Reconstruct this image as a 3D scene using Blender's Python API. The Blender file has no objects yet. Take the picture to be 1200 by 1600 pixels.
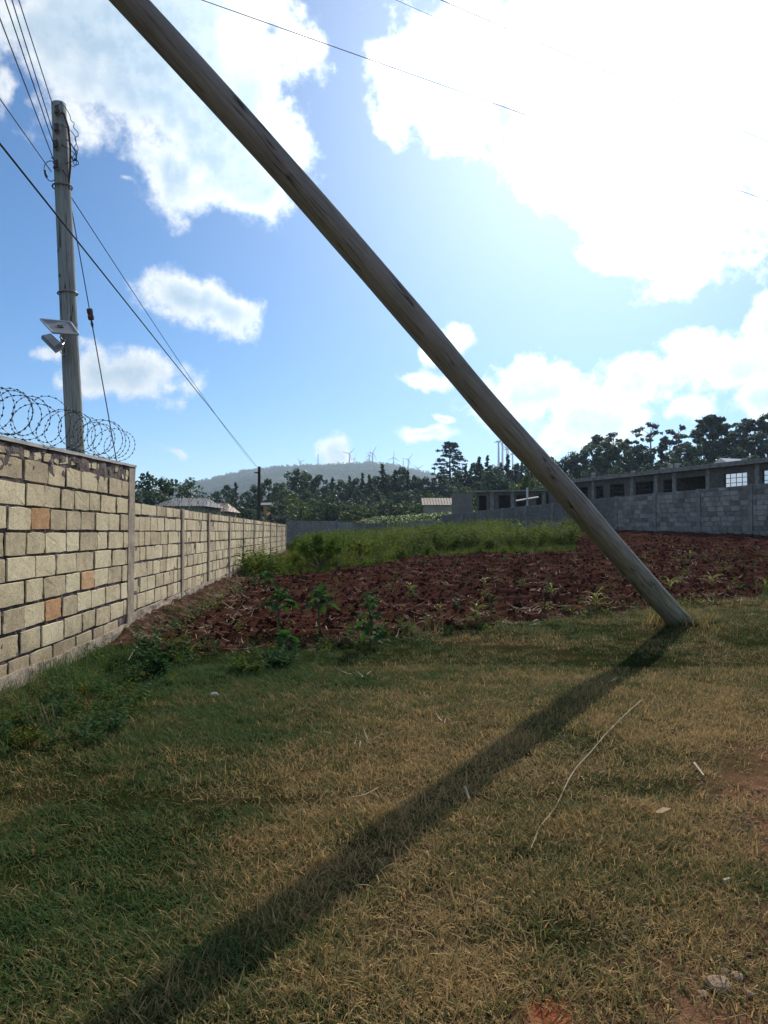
import bpy, math, random
import numpy as np
from mathutils import Vector, Matrix, Euler

R = math.radians
sc = bpy.context.scene
F = 1200.0
PITCH = math.atan(30 / 1200)
EYE = 1.5


def ray(u, v):
    """direction of a photo pixel (1200x1600), used to work out real places"""
    x, z = (u - 600) / F, (800 - v) / F
    return np.array([x, math.cos(PITCH) - z * math.sin(PITCH), math.sin(PITCH) + z * math.cos(PITCH)])


def at(u, v, Y):
    d = ray(u, v)
    return np.array([0, 0, EYE]) + d * (Y / d[1])


# ------------------------------------------------------------------ camera
cam = bpy.data.cameras.new('camera')
cam.sensor_fit = 'VERTICAL'
cam.sensor_height = 36
cam.lens = 27
cam.clip_start = 0.05
cam.clip_end = 20000
co = bpy.data.objects.new('camera', cam)
co.location = (0, 0, EYE)
co.rotation_euler = (R(90) + PITCH, 0, 0)
sc.collection.objects.link(co)
sc.camera = co

# ------------------------------------------------------------------ light
sd = ray(935, 120)
sd /= np.linalg.norm(sd)
SUN_AZ = math.atan2(sd[0], sd[1])
SUN_EL = math.asin(sd[2])
SUN_STRENGTH = 4.8
SKY_STRENGTH = 0.109
sl = bpy.data.lights.new('sun', 'SUN')
sl.energy = SUN_STRENGTH
sl.angle = R(0.53)
sl.color = (1.0, 0.93, 0.82)
so = bpy.data.objects.new('sun', sl)
so.rotation_euler = Vector(sd).to_track_quat('Z', 'Y').to_euler()
so.location = (0, 0, 40)
sc.collection.objects.link(so)
sc.view_settings.view_transform = 'Standard'
sc.view_settings.look = 'None'
sc.view_settings.gamma = 1
sc.view_settings.exposure = 0.12
sc.view_settings.use_curve_mapping = False
try:
    sc.cycles.use_denoising = True
    sc.cycles.denoiser = 'OPENIMAGEDENOISE'
    sc.cycles.max_bounces = 5
    sc.cycles.diffuse_bounces = 3
    sc.cycles.glossy_bounces = 2
    sc.cycles.transmission_bounces = 3
    sc.cycles.transparent_max_bounces = 6
    sc.cycles.volume_bounces = 0
except Exception:
    pass

# ------------------------------------------------------------------ world: clear air and cumulus
w = bpy.data.worlds.new('World')
sc.world = w
w.use_nodes = True
nt = w.node_tree
nt.nodes.clear()


def N(tree, typ, **kw):
    n = tree.nodes.new(typ)
    for k, v in kw.items():
        setattr(n, k, v)
    return n


def M(tree, op, a, b=None, c=None, clamp=False):
    n = tree.nodes.new('ShaderNodeMath')
    n.operation = op
    n.use_clamp = clamp
    for i, s in enumerate((a, b, c)):
        if s is None:
            continue
        if isinstance(s, (int, float)):
            n.inputs[i].default_value = s
        else:
            tree.links.new(s, n.inputs[i])
    return n.outputs[0]


def MR(tree, val, a, b, c=0.0, d=1.0, smooth=True):
    n = tree.nodes.new('ShaderNodeMapRange')
    n.interpolation_type = 'SMOOTHSTEP' if smooth else 'LINEAR'
    n.clamp = True
    tree.links.new(val, n.inputs[0])
    n.inputs[1].default_value = a
    n.inputs[2].default_value = b
    n.inputs[3].default_value = c
    n.inputs[4].default_value = d
    return n.outputs[0]


def NOISE(tree, vec, scale, detail=4, rough=0.55, dist=0.0):
    n = tree.nodes.new('ShaderNodeTexNoise')
    n.inputs['Scale'].default_value = scale
    n.inputs['Detail'].default_value = detail
    n.inputs['Roughness'].default_value = rough
    n.inputs['Distortion'].default_value = dist
    if vec is not None:
        tree.links.new(vec, n.inputs['Vector'])
    return n


def MIX(tree, fac, a, b, blend='MIX'):
    n = tree.nodes.new('ShaderNodeMix')
    n.data_type = 'RGBA'
    n.blend_type = blend
    n.clamp_factor = True
    for idx, s in ((0, fac), (6, a), (7, b)):
        if isinstance(s, (int, float)):
            n.inputs[idx].default_value = s
        elif isinstance(s, (tuple, list)):
            n.inputs[idx].default_value = (*s[:3], 1)
        else:
            tree.links.new(s, n.inputs[idx])
    return n.outputs[2]


tc = N(nt, 'ShaderNodeTexCoord')
DIR = tc.outputs['Generated']
sep = N(nt, 'ShaderNodeSeparateXYZ')
nt.links.new(DIR, sep.inputs[0])
az = M(nt, 'MULTIPLY', M(nt, 'ARCTAN2', sep.outputs[0], sep.outputs[1]), 57.29578)
el = M(nt, 'MULTIPLY', M(nt, 'ARCSINE', sep.outputs[2]), 57.29578)
# domain warp so that cloud outlines billow
wn = NOISE(nt, DIR, 9.0, 3, 0.5)
wsep = N(nt, 'ShaderNodeSeparateColor')
nt.links.new(wn.outputs['Color'], wsep.inputs[0])
azw = M(nt, 'MULTIPLY_ADD', M(nt, 'SUBTRACT', wsep.outputs[0], 0.5), 5.0, az)
elw = M(nt, 'MULTIPLY_ADD', M(nt, 'SUBTRACT', wsep.outputs[1], 0.5), 4.0, el)

CLOUDS = [  # photo pixel centre, half axes, tilt in degrees (clockwise down), weight
    (240, 60, 228, 195, 0, 1), (350, 200, 125, 150, 0, 1), (395, 285, 62, 58, 0, 1), (255, 255, 80, 75, 20, 1),
    (990, 110, 265, 190, 10, 1), (930, 245, 140, 110, 20, 1), (690, 110, 95, 130, 10, 1), (1040, 330, 170, 110, 20, 1), (1070, 430, 70, 50, -10, 1), (1190, 230, 120, 110, 0, 1), (960, 390, 70, 40, 10, .8),
    (285, 466, 68, 36, 8, 1), (350, 500, 48, 36, 30, 1),
    (190, 592, 78, 44, 5, 1), (90, 556, 36, 20, 10, .7),
    (672, 592, 52, 18, 5, .9), (700, 540, 30, 38, 30, .9),
    (835, 612, 75, 50, -5, 1), (920, 655, 105, 48, 0, 1), (1005, 600, 70, 42, 15, 1), (1085, 640, 60, 30, 10, .8),
    (1140, 560, 85, 52, -5, 1), (1190, 500, 45, 40, 0, 1), (1180, 620, 70, 34, 0, .9),
    (675, 686, 46, 13, -3, .9), (520, 716, 30, 26, -20, 1), (262, 706, 22, 11, 0, .8), (188, 266, 30, 14, 15, .7), (18, 150, 26, 42, -20, .7),
    (855, 698, 42, 20, 0, .9), (705, 662, 16, 8, 0, .7),
]
blob = None
for (u, v, ru, rv, tilt, wt) in CLOUDS:
    d0 = ray(u, v)
    d0 /= np.linalg.norm(d0)
    a0, e0 = math.degrees(math.atan2(d0[0], d0[1])), math.degrees(math.asin(d0[2]))
    du, dv = ray(u + ru, v), ray(u, v - rv)
    ra = abs(math.degrees(math.atan2(du[0], du[1])) - a0)
    dv /= np.linalg.norm(dv)
    re = abs(math.degrees(math.asin(dv[2])) - e0)
    t = R(-tilt)
    x = M(nt, 'SUBTRACT', azw, a0)
    y = M(nt, 'SUBTRACT', elw, e0)
    if tilt:
        xr = M(nt, 'MULTIPLY_ADD', x, math.cos(t), M(nt, 'MULTIPLY', y, math.sin(t)))
        y = M(nt, 'MULTIPLY_ADD', y, math.cos(t), M(nt, 'MULTIPLY', x, -math.sin(t)))
        x = xr
    x = M(nt, 'MULTIPLY', x, 1 / ra)
    y = M(nt, 'MULTIPLY', y, 1 / re)
    rr = M(nt, 'SQRT', M(nt, 'MULTIPLY_ADD', x, x, M(nt, 'MULTIPLY', y, y)))
    b = M(nt, 'SUBTRACT', wt, rr)
    # convert to a common "degrees inside the edge" measure so that noise bites alike everywhere
    b = M(nt, 'MULTIPLY', b, min(1.0, 0.35 + 0.06 * min(ra, re)))
    blob = b if blob is None else M(nt, 'SMOOTH_MAX', blob, b, 0.12)
# the rest of the sky carries the same fair-weather cumulus
n2 = NOISE(nt, DIR, 3.2, 3, 0.5)
inframe = M(nt, 'MULTIPLY', MR(nt, M(nt, 'ABSOLUTE', az), 27, 36, 1, 0), MR(nt, el, 36, 46, 1, 0))
other = M(nt, 'SUBTRACT', M(nt, 'MULTIPLY', M(nt, 'SUBTRACT', n2.outputs['Fac'], 0.56), 3.0), M(nt, 'MULTIPLY', inframe, 4.0))
other = M(nt, 'SUBTRACT', other, MR(nt, el, 3, -2, 0, 3))
blob = M(nt, 'MAXIMUM', blob, other)


def puffs(vec):
    v = N(nt, 'ShaderNodeTexVoronoi')
    v.feature = 'F1'
    v.normalize = True
    v.inputs['Scale'].default_value = 13
    v.inputs['Detail'].default_value = 2
    v.inputs['Roughness'].default_value = 0.55
    v.inputs['Lacunarity'].default_value = 2.1
    nt.links.new(vec, v.inputs['Vector'])
    a = M(nt, 'MULTIPLY', M(nt, 'SUBTRACT', 0.36, v.outputs['Distance']), 0.85)
    f_ = NOISE(nt, vec, 19.0, 7, 0.62)
    return M(nt, 'ADD', a, M(nt, 'MULTIPLY', M(nt, 'SUBTRACT', f_.outputs['Fac'], 0.5), 1.05))


nn = puffs(DIR)
off = N(nt, 'ShaderNodeVectorMath', operation='ADD')
nt.links.new(DIR, off.inputs[0])
off.inputs[1].default_value = (0.004, 0.0, 0.011)
relief = MR(nt, M(nt, 'SUBTRACT', nn, puffs(off.outputs[0])), -0.14, 0.14)
fld = M(nt, 'ADD', blob, nn)
dens = MR(nt, fld, -0.1, 0.24)
core = MR(nt, M(nt, 'ADD', blob, M(nt, 'MULTIPLY', nn, 0.9)), 0.1, 0.45)
# angle to the sun
dp = N(nt, 'ShaderNodeVectorMath', operation='DOT_PRODUCT')
nt.links.new(DIR, dp.inputs[0])
dp.inputs[1].default_value = tuple(sd)
ang = M(nt, 'MULTIPLY', M(nt, 'ARCCOSINE', M(nt, 'MINIMUM', dp.outputs['Value'], 0.99999)), 57.29578)
near = M(nt, 'EXPONENT', M(nt, 'MULTIPLY', M(nt, 'MULTIPLY', ang, ang), -1 / (18.5 ** 2)))
wide = M(nt, 'EXPONENT', M(nt, 'MULTIPLY', ang, -1 / 15.0))
sky = N(nt, 'ShaderNodeTexSky')
sky.sky_type = 'NISHITA'
sky.sun_disc = False
sky.sun_elevation = SUN_EL
sky.sun_rotation = SUN_AZ
sky.altitude = 2300
sky.air_density = 1.0
sky.dust_density = 0.25
sky.ozone_density = 3.0
bg1 = N(nt, 'ShaderNodeBackground')
hs = N(nt, 'ShaderNodeHueSaturation')
hs.inputs['Saturation'].default_value = 1.25
nt.links.new(sky.outputs[0], hs.inputs['Color'])
nt.links.new(hs.outputs[0], bg1.inputs[0])
bg1.inputs[1].default_value = SKY_STRENGTH
# cloud light: bright thin rims, greyer thick middles, strongly lit through towards the sun
ccol = MIX(nt, core, MIX(nt, relief, (0.74, 0.82, 0.9), (0.98, 0.99, 1.0)), MIX(nt, relief, (0.36, 0.51, 0.66), (0.52, 0.65, 0.77)))
cstr = M(nt, 'MULTIPLY_ADD', near, 1.6, M(nt, 'MULTIPLY_ADD', wide, 0.35, 0.88))
bg2 = N(nt, 'ShaderNodeBackground')
nt.links.new(ccol, bg2.inputs[0])
nt.links.new(cstr, bg2.inputs[1])
mx = N(nt, 'ShaderNodeMixShader')
nt.links.new(dens, mx.inputs[0])
nt.links.new(bg1.outputs[0], mx.inputs[1])
nt.links.new(bg2.outputs[0], mx.inputs[2])
# aureole: forward scattering in the air round the sun
bg3 = N(nt, 'ShaderNodeBackground')
bg3.inputs[0].default_value = (0.86, 0.93, 1.0, 1)
nt.links.new(M(nt, 'MULTIPLY_ADD', near, 0.68, M(nt, 'MULTIPLY', wide, 0.28)), bg3.inputs[1])
ad = N(nt, 'ShaderNodeAddShader')
nt.links.new(mx.outputs[0], ad.inputs[0])
nt.links.new(bg3.outputs[0], ad.inputs[1])
wo = N(nt, 'ShaderNodeOutputWorld')
nt.links.new(ad.outputs[0], wo.inputs[0])

# ------------------------------------------------------------------ helpers
COL = sc.collection
rng = np.random.default_rng(7)
random.seed(11)


def _hash(ix, iy, seed):
    n = (ix.astype(np.int64) * 374761393 + iy.astype(np.int64) * 668265263 + seed * 1274126177) & 0x7fffffff
    n = ((n ^ (n >> 13)) * 1274126177) & 0x7fffffff
    return ((n ^ (n >> 16)) & 0xffff) / 65535.0


def vnoise(x, y, seed=0):
    x = np.asarray(x, float)
    y = np.asarray(y, float)
    ix, iy = np.floor(x), np.floor(y)
    fx, fy = x - ix, y - iy
    fx = fx * fx * (3 - 2 * fx)
    fy = fy * fy * (3 - 2 * fy)
    a, b = _hash(ix, iy, seed), _hash(ix + 1, iy, seed)
    c, d = _hash(ix, iy + 1, seed), _hash(ix + 1, iy + 1, seed)
    return (a * (1 - fx) + b * fx) * (1 - fy) + (c * (1 - fx) + d * fx) * fy


def fbm(x, y, seed=0, oct=4):
    s, a, t = 0, 0.5, 0
    for i in range(oct):
        s = s + a * vnoise(np.asarray(x) * 2 ** i, np.asarray(y) * 2 ** i, seed + i)
        t += a
        a *= 0.5
    return s / t


def sstep(x, a, b):
    t = np.clip((np.asarray(x, float) - a) / (b - a), 0, 1)
    return t * t * (3 - 2 * t)


def H(x, y):
    """ground height"""
    x = np.asarray(x, float)
    y = np.asarray(y, float)
    a = np.clip(y - 9, 0, 36)
    z = a * (0.011 + 0.002 * np.clip(x + 5, 0, 26))
    z = z + 1.5 * sstep(y, 63.5, 75) + np.clip(y - 70, 0, 230) * 0.038 + np.clip(x - 16, 0, 90) * 0.04 * sstep(y, 64, 150)
    z = z + np.clip(y - 300, 0, 700) * 0.01
    z = z + (fbm(x * 0.6, y * 0.6, 3, 3) - 0.5) * 0.07 * (1 - sstep(y, 40, 60))
    return z


def wall_x(y):
    return -3.167 - 0.0475 * np.asarray(y, float)


class MB:
    def __init__(self):
        self.v, self.f = [], []

    def add(self, vs, fs):
        o = len(self.v)
        self.v.extend([tuple(p) for p in vs])
        self.f.extend([tuple(i + o for i in f) for f in fs])

    def box(self, lo, hi, mat=None, jit=0.0):
        vs = [Vector((x, y, z)) for x in (lo[0], hi[0]) for y in (lo[1], hi[1]) for z in (lo[2], hi[2])]
        if jit:
            vs = [p + Vector((random.uniform(-jit, jit), random.uniform(-jit, jit), random.uniform(-jit, jit))) for p in vs]
        if mat is not None:
            vs = [mat @ p for p in vs]
        self.add(vs, [(0, 1, 3, 2), (4, 6, 7, 5), (0, 4, 5, 1), (2, 3, 7, 6), (0, 2, 6, 4), (1, 5, 7, 3)])

    def tube(self, pts, rad, n=6, cap=True):
        pts = [Vector(p) for p in pts]
        if not hasattr(rad, '__len__'):
            rad = [rad] * len(pts)
        vs, fs = [], []
        up = None
        for i, p in enumerate(pts):
            t = (pts[min(i + 1, len(pts) - 1)] - pts[max(i - 1, 0)])
            if t.length < 1e-9:
                t = Vector((0, 0, 1))
            t.normalize()
            if up is None:
                up = Vector((1, 0, 0)) if abs(t.x) < 0.8 else Vector((0, 1, 0))
            up = (up - t * up.dot(t)).normalized()
            b = t.cross(up)
            for k in range(n):
                a = 2 * math.pi * k / n
                vs.append(p + (up * math.cos(a) + b * math.sin(a)) * rad[i])
        for i in range(len(pts) - 1):
            for k in range(n):
                k2 = (k + 1) % n
                fs.append((i * n + k, i * n + k2, (i + 1) * n + k2, (i + 1) * n + k))
        if cap:
            fs.append(tuple(range(n))[::-1])
            fs.append(tuple((len(pts) - 1) * n + k for k in range(n)))
        self.add(vs, fs)

    def mesh(self, name, mat, smooth=False):
        me = bpy.data.meshes.new(name)
        me.from_pydata(self.v, [], self.f)
        if mat:
            me.materials.append(mat)
        if smooth:
            me.polygons.foreach_set('use_smooth', [True] * len(me.polygons))
        me.update()
        return me

    def build(self, name, mat, parent=None, smooth=False, **tags):
        return link(name, self.mesh(name, mat, smooth), parent, **tags)


def tag(o, label=None, cat=None, group=None, kind=None):
    if label:
        o['label'] = label
    if cat:
        o['category'] = cat
    if group:
        o['group'] = group
    if kind:
        o['kind'] = kind
    return o


def link(name, data, parent=None, label=None, cat=None, group=None, kind=None, loc=None):
    o = bpy.data.objects.new(name, data)
    COL.objects.link(o)
    if parent is not None:
        o.parent = parent
    if loc is not None:
        o.location = loc
    return tag(o, label, cat, group, kind)


def empty(name, loc, label, cat, group=None, rz=0):
    o = bpy.data.objects.new(name, None)
    o.empty_display_size = 0.2
    o.location = loc
    o.rotation_euler = (0, 0, rz)
    COL.objects.link(o)
    return tag(o, label, cat, group)


def copy_tree(o, parent=None):
    c = o.copy()
    COL.objects.link(c)
    if parent is not None:
        c.parent = parent
    for ch in list(o.children):
        copy_tree(ch, c)
    return c


def npmesh(name, verts, faces, mat, smooth=False):
    """fast mesh from arrays; faces (n, k)"""
    verts = np.asarray(verts, np.float32)
    faces = np.asarray(faces, np.int32)
    me = bpy.data.meshes.new(name)
    k = faces.shape[1]
    me.vertices.add(len(verts))
    me.vertices.foreach_set('co', verts.ravel())
    me.loops.add(faces.size)
    me.loops.foreach_set('vertex_index', faces.ravel())
    me.polygons.add(len(faces))
    me.polygons.foreach_set('loop_start', np.arange(len(faces), dtype=np.int32) * k)
    me.polygons.foreach_set('loop_total', np.full(len(faces), k, np.int32))
    if smooth:
        me.polygons.foreach_set('use_smooth', np.ones(len(faces), bool))
    if mat:
        me.materials.append(mat)
    me.update(calc_edges=True)
    me.validate()
    return me


def gridmesh(name, xs, ys, zf, mat, smooth=True):
    X, Y = np.meshgrid(xs, ys)
    Z = zf(X, Y)
    V = np.stack([X.ravel(), Y.ravel(), Z.ravel()], 1)
    nx, ny = len(xs), len(ys)
    i = (np.arange(ny - 1)[:, None] * nx + np.arange(nx - 1)[None]).ravel()
    Fc = np.stack([i, i + 1, i + nx + 1, i + nx], 1)
    return npmesh(name, V, Fc, mat, smooth)


# ------------------------------------------------------------------ materials
def newmat(name):
    m = bpy.data.materials.new(name)
    m.use_nodes = True
    t = m.node_tree
    b = t.nodes['Principled BSDF']
    return m, t, b


def coords(t, which='Object'):
    if which == 'World':
        g = N(t, 'ShaderNodeNewGeometry')
        return g.outputs['Position']
    return N(t, 'ShaderNodeTexCoord').outputs[which]


def ramp(t, fac, stops):
    r = N(t, 'ShaderNodeValToRGB')
    cr = r.color_ramp
    while len(cr.elements) < len(stops):
        cr.elements.new(0.5)
    for e, (p, c) in zip(cr.elements, stops):
        e.position = p
        e.color = (*c, 1)
    if fac is not None:
        t.links.new(fac, r.inputs[0])
    return r.outputs[0]


def bump(t, b, h, strength=0.5, dist=0.02):
    n = N(t, 'ShaderNodeBump')
    n.inputs['Strength'].default_value = strength
    n.inputs['Distance'].default_value = dist
    t.links.new(h, n.inputs['Height'])
    t.links.new(n.outputs[0], b.inputs['Normal'])


def simple(name, cols, scale=5.0, rough=0.85, bstr=0.3, bdist=0.01, which='World', detail=6, rnd=0.0, metal=0.0, stretch=None, spec=0.3):
    m, t, b = newmat(name)
    c = coords(t, which)
    if stretch:
        mp = N(t, 'ShaderNodeMapping')
        mp.inputs['Scale'].default_value = stretch
        t.links.new(c, mp.inputs[0])
        c = mp.outputs[0]
    n = NOISE(t, c, scale, detail, 0.6)
    k = len(cols)
    col = ramp(t, n.outputs['Fac'], [(0.3 + 0.4 * i / max(1, k - 1), cc) for i, cc in enumerate(cols)])
    if rnd:
        oi = N(t, 'ShaderNodeObjectInfo')
        col = MIX(t, 1.0, col, ramp(t, oi.outputs['Random'], [(0, (1 - rnd,) * 3), (1, (1 + rnd,) * 3)]), 'MULTIPLY')
    t.links.new(col, b.inputs['Base Color'])
    b.inputs['Roughness'].default_value = rough
    b.inputs['Metallic'].default_value = metal
    b.inputs['Specular IOR Level'].default_value = spec
    if bstr:
        n2 = NOISE(t, c, scale * 5, 5, 0.6)
        bump(t, b, n2.outputs['Fac'], bstr, bdist)
    return m


def leafmat(name, cols, transl=0.35, scale=0.4, which='World', tcol=None, rough=0.55, spec=0.25):
    """cols: list of colours picked by patch noise and by random"""
    m, t, b = newmat(name)
    c = coords(t, which)
    n = NOISE(t, c, scale, 4, 0.6)
    g = N(t, 'ShaderNodeNewGeometry')
    oi = N(t, 'ShaderNodeObjectInfo')
    f = M(t, 'ADD', n.outputs['Fac'], M(t, 'MULTIPLY', M(t, 'SUBTRACT', g.outputs['Random Per Island'], 0.5), 0.35))
    f = M(t, 'ADD', f, M(t, 'MULTIPLY', M(t, 'SUBTRACT', oi.outputs['Random'], 0.5), 0.25))
    k = len(cols)
    col = ramp(t, f, [(0.25 + 0.5 * i / max(1, k - 1), cc) for i, cc in enumerate(cols)])
    t.links.new(col, b.inputs['Base Color'])
    b.inputs['Roughness'].default_value = rough
    b.inputs['Specular IOR Level'].default_value = spec
    tr = N(t, 'ShaderNodeBsdfTranslucent')
    tcv = MIX(t, 1.0, col, tcol or (1.1, 1.15, 0.6), 'MULTIPLY')
    t.links.new(tcv, tr.inputs[0])
    mxs = N(t, 'ShaderNodeMixShader')
    mxs.inputs[0].default_value = transl
    t.links.new(b.outputs[0], mxs.inputs[1])
    t.links.new(tr.outputs[0], mxs.inputs[2])
    t.links.new(mxs.outputs[0], t.nodes['Material Output'].inputs[0])
    return m


def grass_patch(t, pos):
    """0 = green, 1 = dry, patches fixed in the world"""
    a = NOISE(t, pos, 0.55, 3, 0.55).outputs['Fac']
    b_ = NOISE(t, pos, 2.6, 4, 0.6).outputs['Fac']
    s = N(t, 'ShaderNodeSeparateXYZ')
    t.links.new(pos, s.inputs[0])
    f = M(t, 'MULTIPLY_ADD', a, 1.35, M(t, 'MULTIPLY_ADD', b_, 0.95, -0.30))
    # greener by the wall on the left and along the field edge, drier to the right and near
    f = M(t, 'ADD', f, MR(t, M(t, 'MULTIPLY_ADD', s.outputs[1], -0.06, s.outputs[0]), -2.0, 0.5, -0.42, 0.0))
    ex = M(t, 'ADD', s.outputs[0], 0.35)
    ey = M(t, 'MULTIPLY', M(t, 'SUBTRACT', s.outputs[1], 4.4), 0.6)
    f = M(t, 'ADD', f, MR(t, M(t, 'MULTIPLY_ADD', ex, ex, M(t, 'MULTIPLY', ey, ey)), 0.1, 0.9, 0.2, 0.0))
    f = M(t, 'ADD', f, MR(t, s.outputs[1], 5.5, 9.5, 0.03, -0.22))
    return f, s


def ground_material():
    m, t, b = newmat('ground_turf')
    pos = coords(t, 'World')
    f, s = grass_patch(t, pos)
    col = ramp(t, f, [(0.5, (0.022, 0.03, 0.01)), (0.8, (0.05, 0.042, 0.018)), (1.0, (0.10, 0.072, 0.036))])
    n = NOISE(t, pos, 30, 6, 0.65)
    col = MIX(t, 0.75, col, ramp(t, n.outputs['Fac'], [(0.3, (0.45, 0.42, 0.4)), (0.7, (1.3, 1.25, 1.2))]), 'MULTIPLY')
    # worn red earth on the right by the track
    wear = M(t, 'ADD', M(t, 'MULTIPLY', s.outputs[0], 0.75), M(t, 'MULTIPLY', s.outputs[1], -0.45))
    wear = M(t, 'ADD', wear, M(t, 'MULTIPLY', M(t, 'SUBTRACT', NOISE(t, pos, 1.7, 4, 0.6).outputs['Fac'], 0.5), 0.8))
    earth = ramp(t, NOISE(t, pos, 9, 5, 0.6).outputs['Fac'], [(0.3, (0.12, 0.055, 0.03)), (0.7, (0.22, 0.12, 0.07))])
    rx, ry = M(t, 'SUBTRACT', s.outputs[0], 0.5), M(t, 'SUBTRACT', s.outputs[1], 2.42)
    rd = M(t, 'ADD', M(t, 'SQRT', M(t, 'MULTIPLY_ADD', rx, rx, M(t, 'MULTIPLY', ry, ry))), M(t, 'MULTIPLY', NOISE(t, pos, 6, 3, 0.6).outputs['Fac'], 0.14))
    col = MIX(t, MR(t, rd, 0.14, 0.2, 1, 0), col, (0.26, 0.085, 0.04))
    col = MIX(t, MR(t, wear, -0.7, -0.3), col, earth)
    far = MR(t, s.outputs[1], 40, 75)
    fcol = ramp(t, NOISE(t, pos, 0.06, 5, 0.6).outputs['Fac'], [(0.35, (0.014, 0.026, 0.008)), (0.52, (0.024, 0.038, 0.011)), (0.66, (0.05, 0.02, 0.012))])
    col = MIX(t, far, col, fcol)
    t.links.new(col, b.inputs['Base Color'])
    b.inputs['Roughness'].default_value = 1.0
    b.inputs['Specular IOR Level'].default_value = 0.0
    bump(t, b, NOISE(t, pos, 45, 5, 0.65).outputs['Fac'], 0.8, 0.02)
    return m


def grass_material(name, green, olive, straw, shift=0.0):
    m, t, b = newmat(name)
    pos = coords(t, 'World')
    f, s = grass_patch(t, pos)
    g = N(t, 'ShaderNodeNewGeometry')
    oi = N(t, 'ShaderNodeObjectInfo')
    f = M(t, 'ADD', f, M(t, 'MULTIPLY', M(t, 'SUBTRACT', g.outputs['Random Per Island'], 0.5), 0.75))
    f = M(t, 'ADD', f, M(t, 'MULTIPLY', M(t, 'SUBTRACT', oi.outputs['Random'], 0.5), 0.3))
    f = M(t, 'ADD', f, shift)
    col = ramp(t, f, [(0.36, green), (0.70, olive), (0.98, straw), (1.3, tuple(1.35 * q for q in straw))])
    t.links.new(col, b.inputs['Base Color'])
    b.inputs['Roughness'].default_value = 0.75
    b.inputs['Specular IOR Level'].default_value = 0.06
    tr = N(t, 'ShaderNodeBsdfTranslucent')
    t.links.new(col, tr.inputs[0])
    mxs = N(t, 'ShaderNodeMixShader')
    mxs.inputs[0].default_value = 0.3
    t.links.new(b.outputs[0], mxs.inputs[1])
    t.links.new(tr.outputs[0], mxs.inputs[2])
    t.links.new(mxs.outputs[0], t.nodes['Material Output'].inputs[0])
    return m


def stone_material(name, cols):
    m, t, b = newmat(name)
    c = coords(t, 'World')
    oi = N(t, 'ShaderNodeObjectInfo')
    n = NOISE(t, c, 5, 6, 0.65)
    f = M(t, 'ADD', n.outputs['Fac'], M(t, 'MULTIPLY', M(t, 'SUBTRACT', oi.outputs['Random'], 0.5), 0.5))
    col = ramp(t, f, [(0.25, cols[0]), (0.5, cols[1]), (0.75, cols[2])])
    fine = NOISE(t, c, 40, 6, 0.7)
    col = MIX(t, 0.55, col, ramp(t, fine.outputs['Fac'], [(0.32, (0.5, 0.46, 0.42)), (0.48, (1, 1, 1)), (0.7, (1.15, 1.14, 1.1))]), 'MULTIPLY')
    # chisel strokes
    wv = N(t, 'ShaderNodeTexWave')
    wv.inputs['Scale'].default_value = 9
    wv.inputs['Distortion'].default_value = 7
    wv.inputs['Detail'].default_value = 3
    mp = N(t, 'ShaderNodeMapping')
    mp.inputs['Rotation'].default_value = (0.6, 0.2, 0.3)
    t.links.new(c, mp.inputs[0])
    t.links.new(mp.outputs[0], wv.inputs[0])
    # pits
    vo = N(t, 'ShaderNodeTexVoronoi')
    vo.inputs['Scale'].default_value = 26
    t.links.new(c, vo.inputs['Vector'])
    pit = MR(t, vo.outputs['Distance'], 0.06, 0.2)
    col = MIX(t, MR(t, pit, 0, 1, 0.75, 0), col, (0.12, 0.09, 0.06))
    sz = N(t, 'ShaderNodeSeparateXYZ')
    t.links.new(c, sz.inputs[0])
    spl = M(t, 'ADD', sz.outputs[2], M(t, 'MULTIPLY', NOISE(t, c, 4, 4, 0.6).outputs['Fac'], 0.5))
    col = MIX(t, MR(t, spl, 0.35, 0.75, 0.6, 0), col, (0.2, 0.13, 0.085))
    stn = NOISE(t, c, 1.1, 4, 0.65)
    col = MIX(t, 0.6, col, ramp(t, stn.outputs['Fac'], [(0.35, (0.78, 0.76, 0.74)), (0.6, (1.08, 1.08, 1.08))]), 'MULTIPLY')
    t.links.new(col, b.inputs['Base Color'])
    b.inputs['Roughness'].default_value = 0.92
    b.inputs['Specular IOR Level'].default_value = 0.15
    h = M(t, 'ADD', M(t, 'MULTIPLY', fine.outputs['Fac'], 0.8), M(t, 'MULTIPLY', wv.outputs['Fac'], 0.25))
    h = M(t, 'ADD', h, M(t, 'MULTIPLY', pit, 0.5))
    bump(t, b, h, 0.55, 0.012)
    return m


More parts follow.
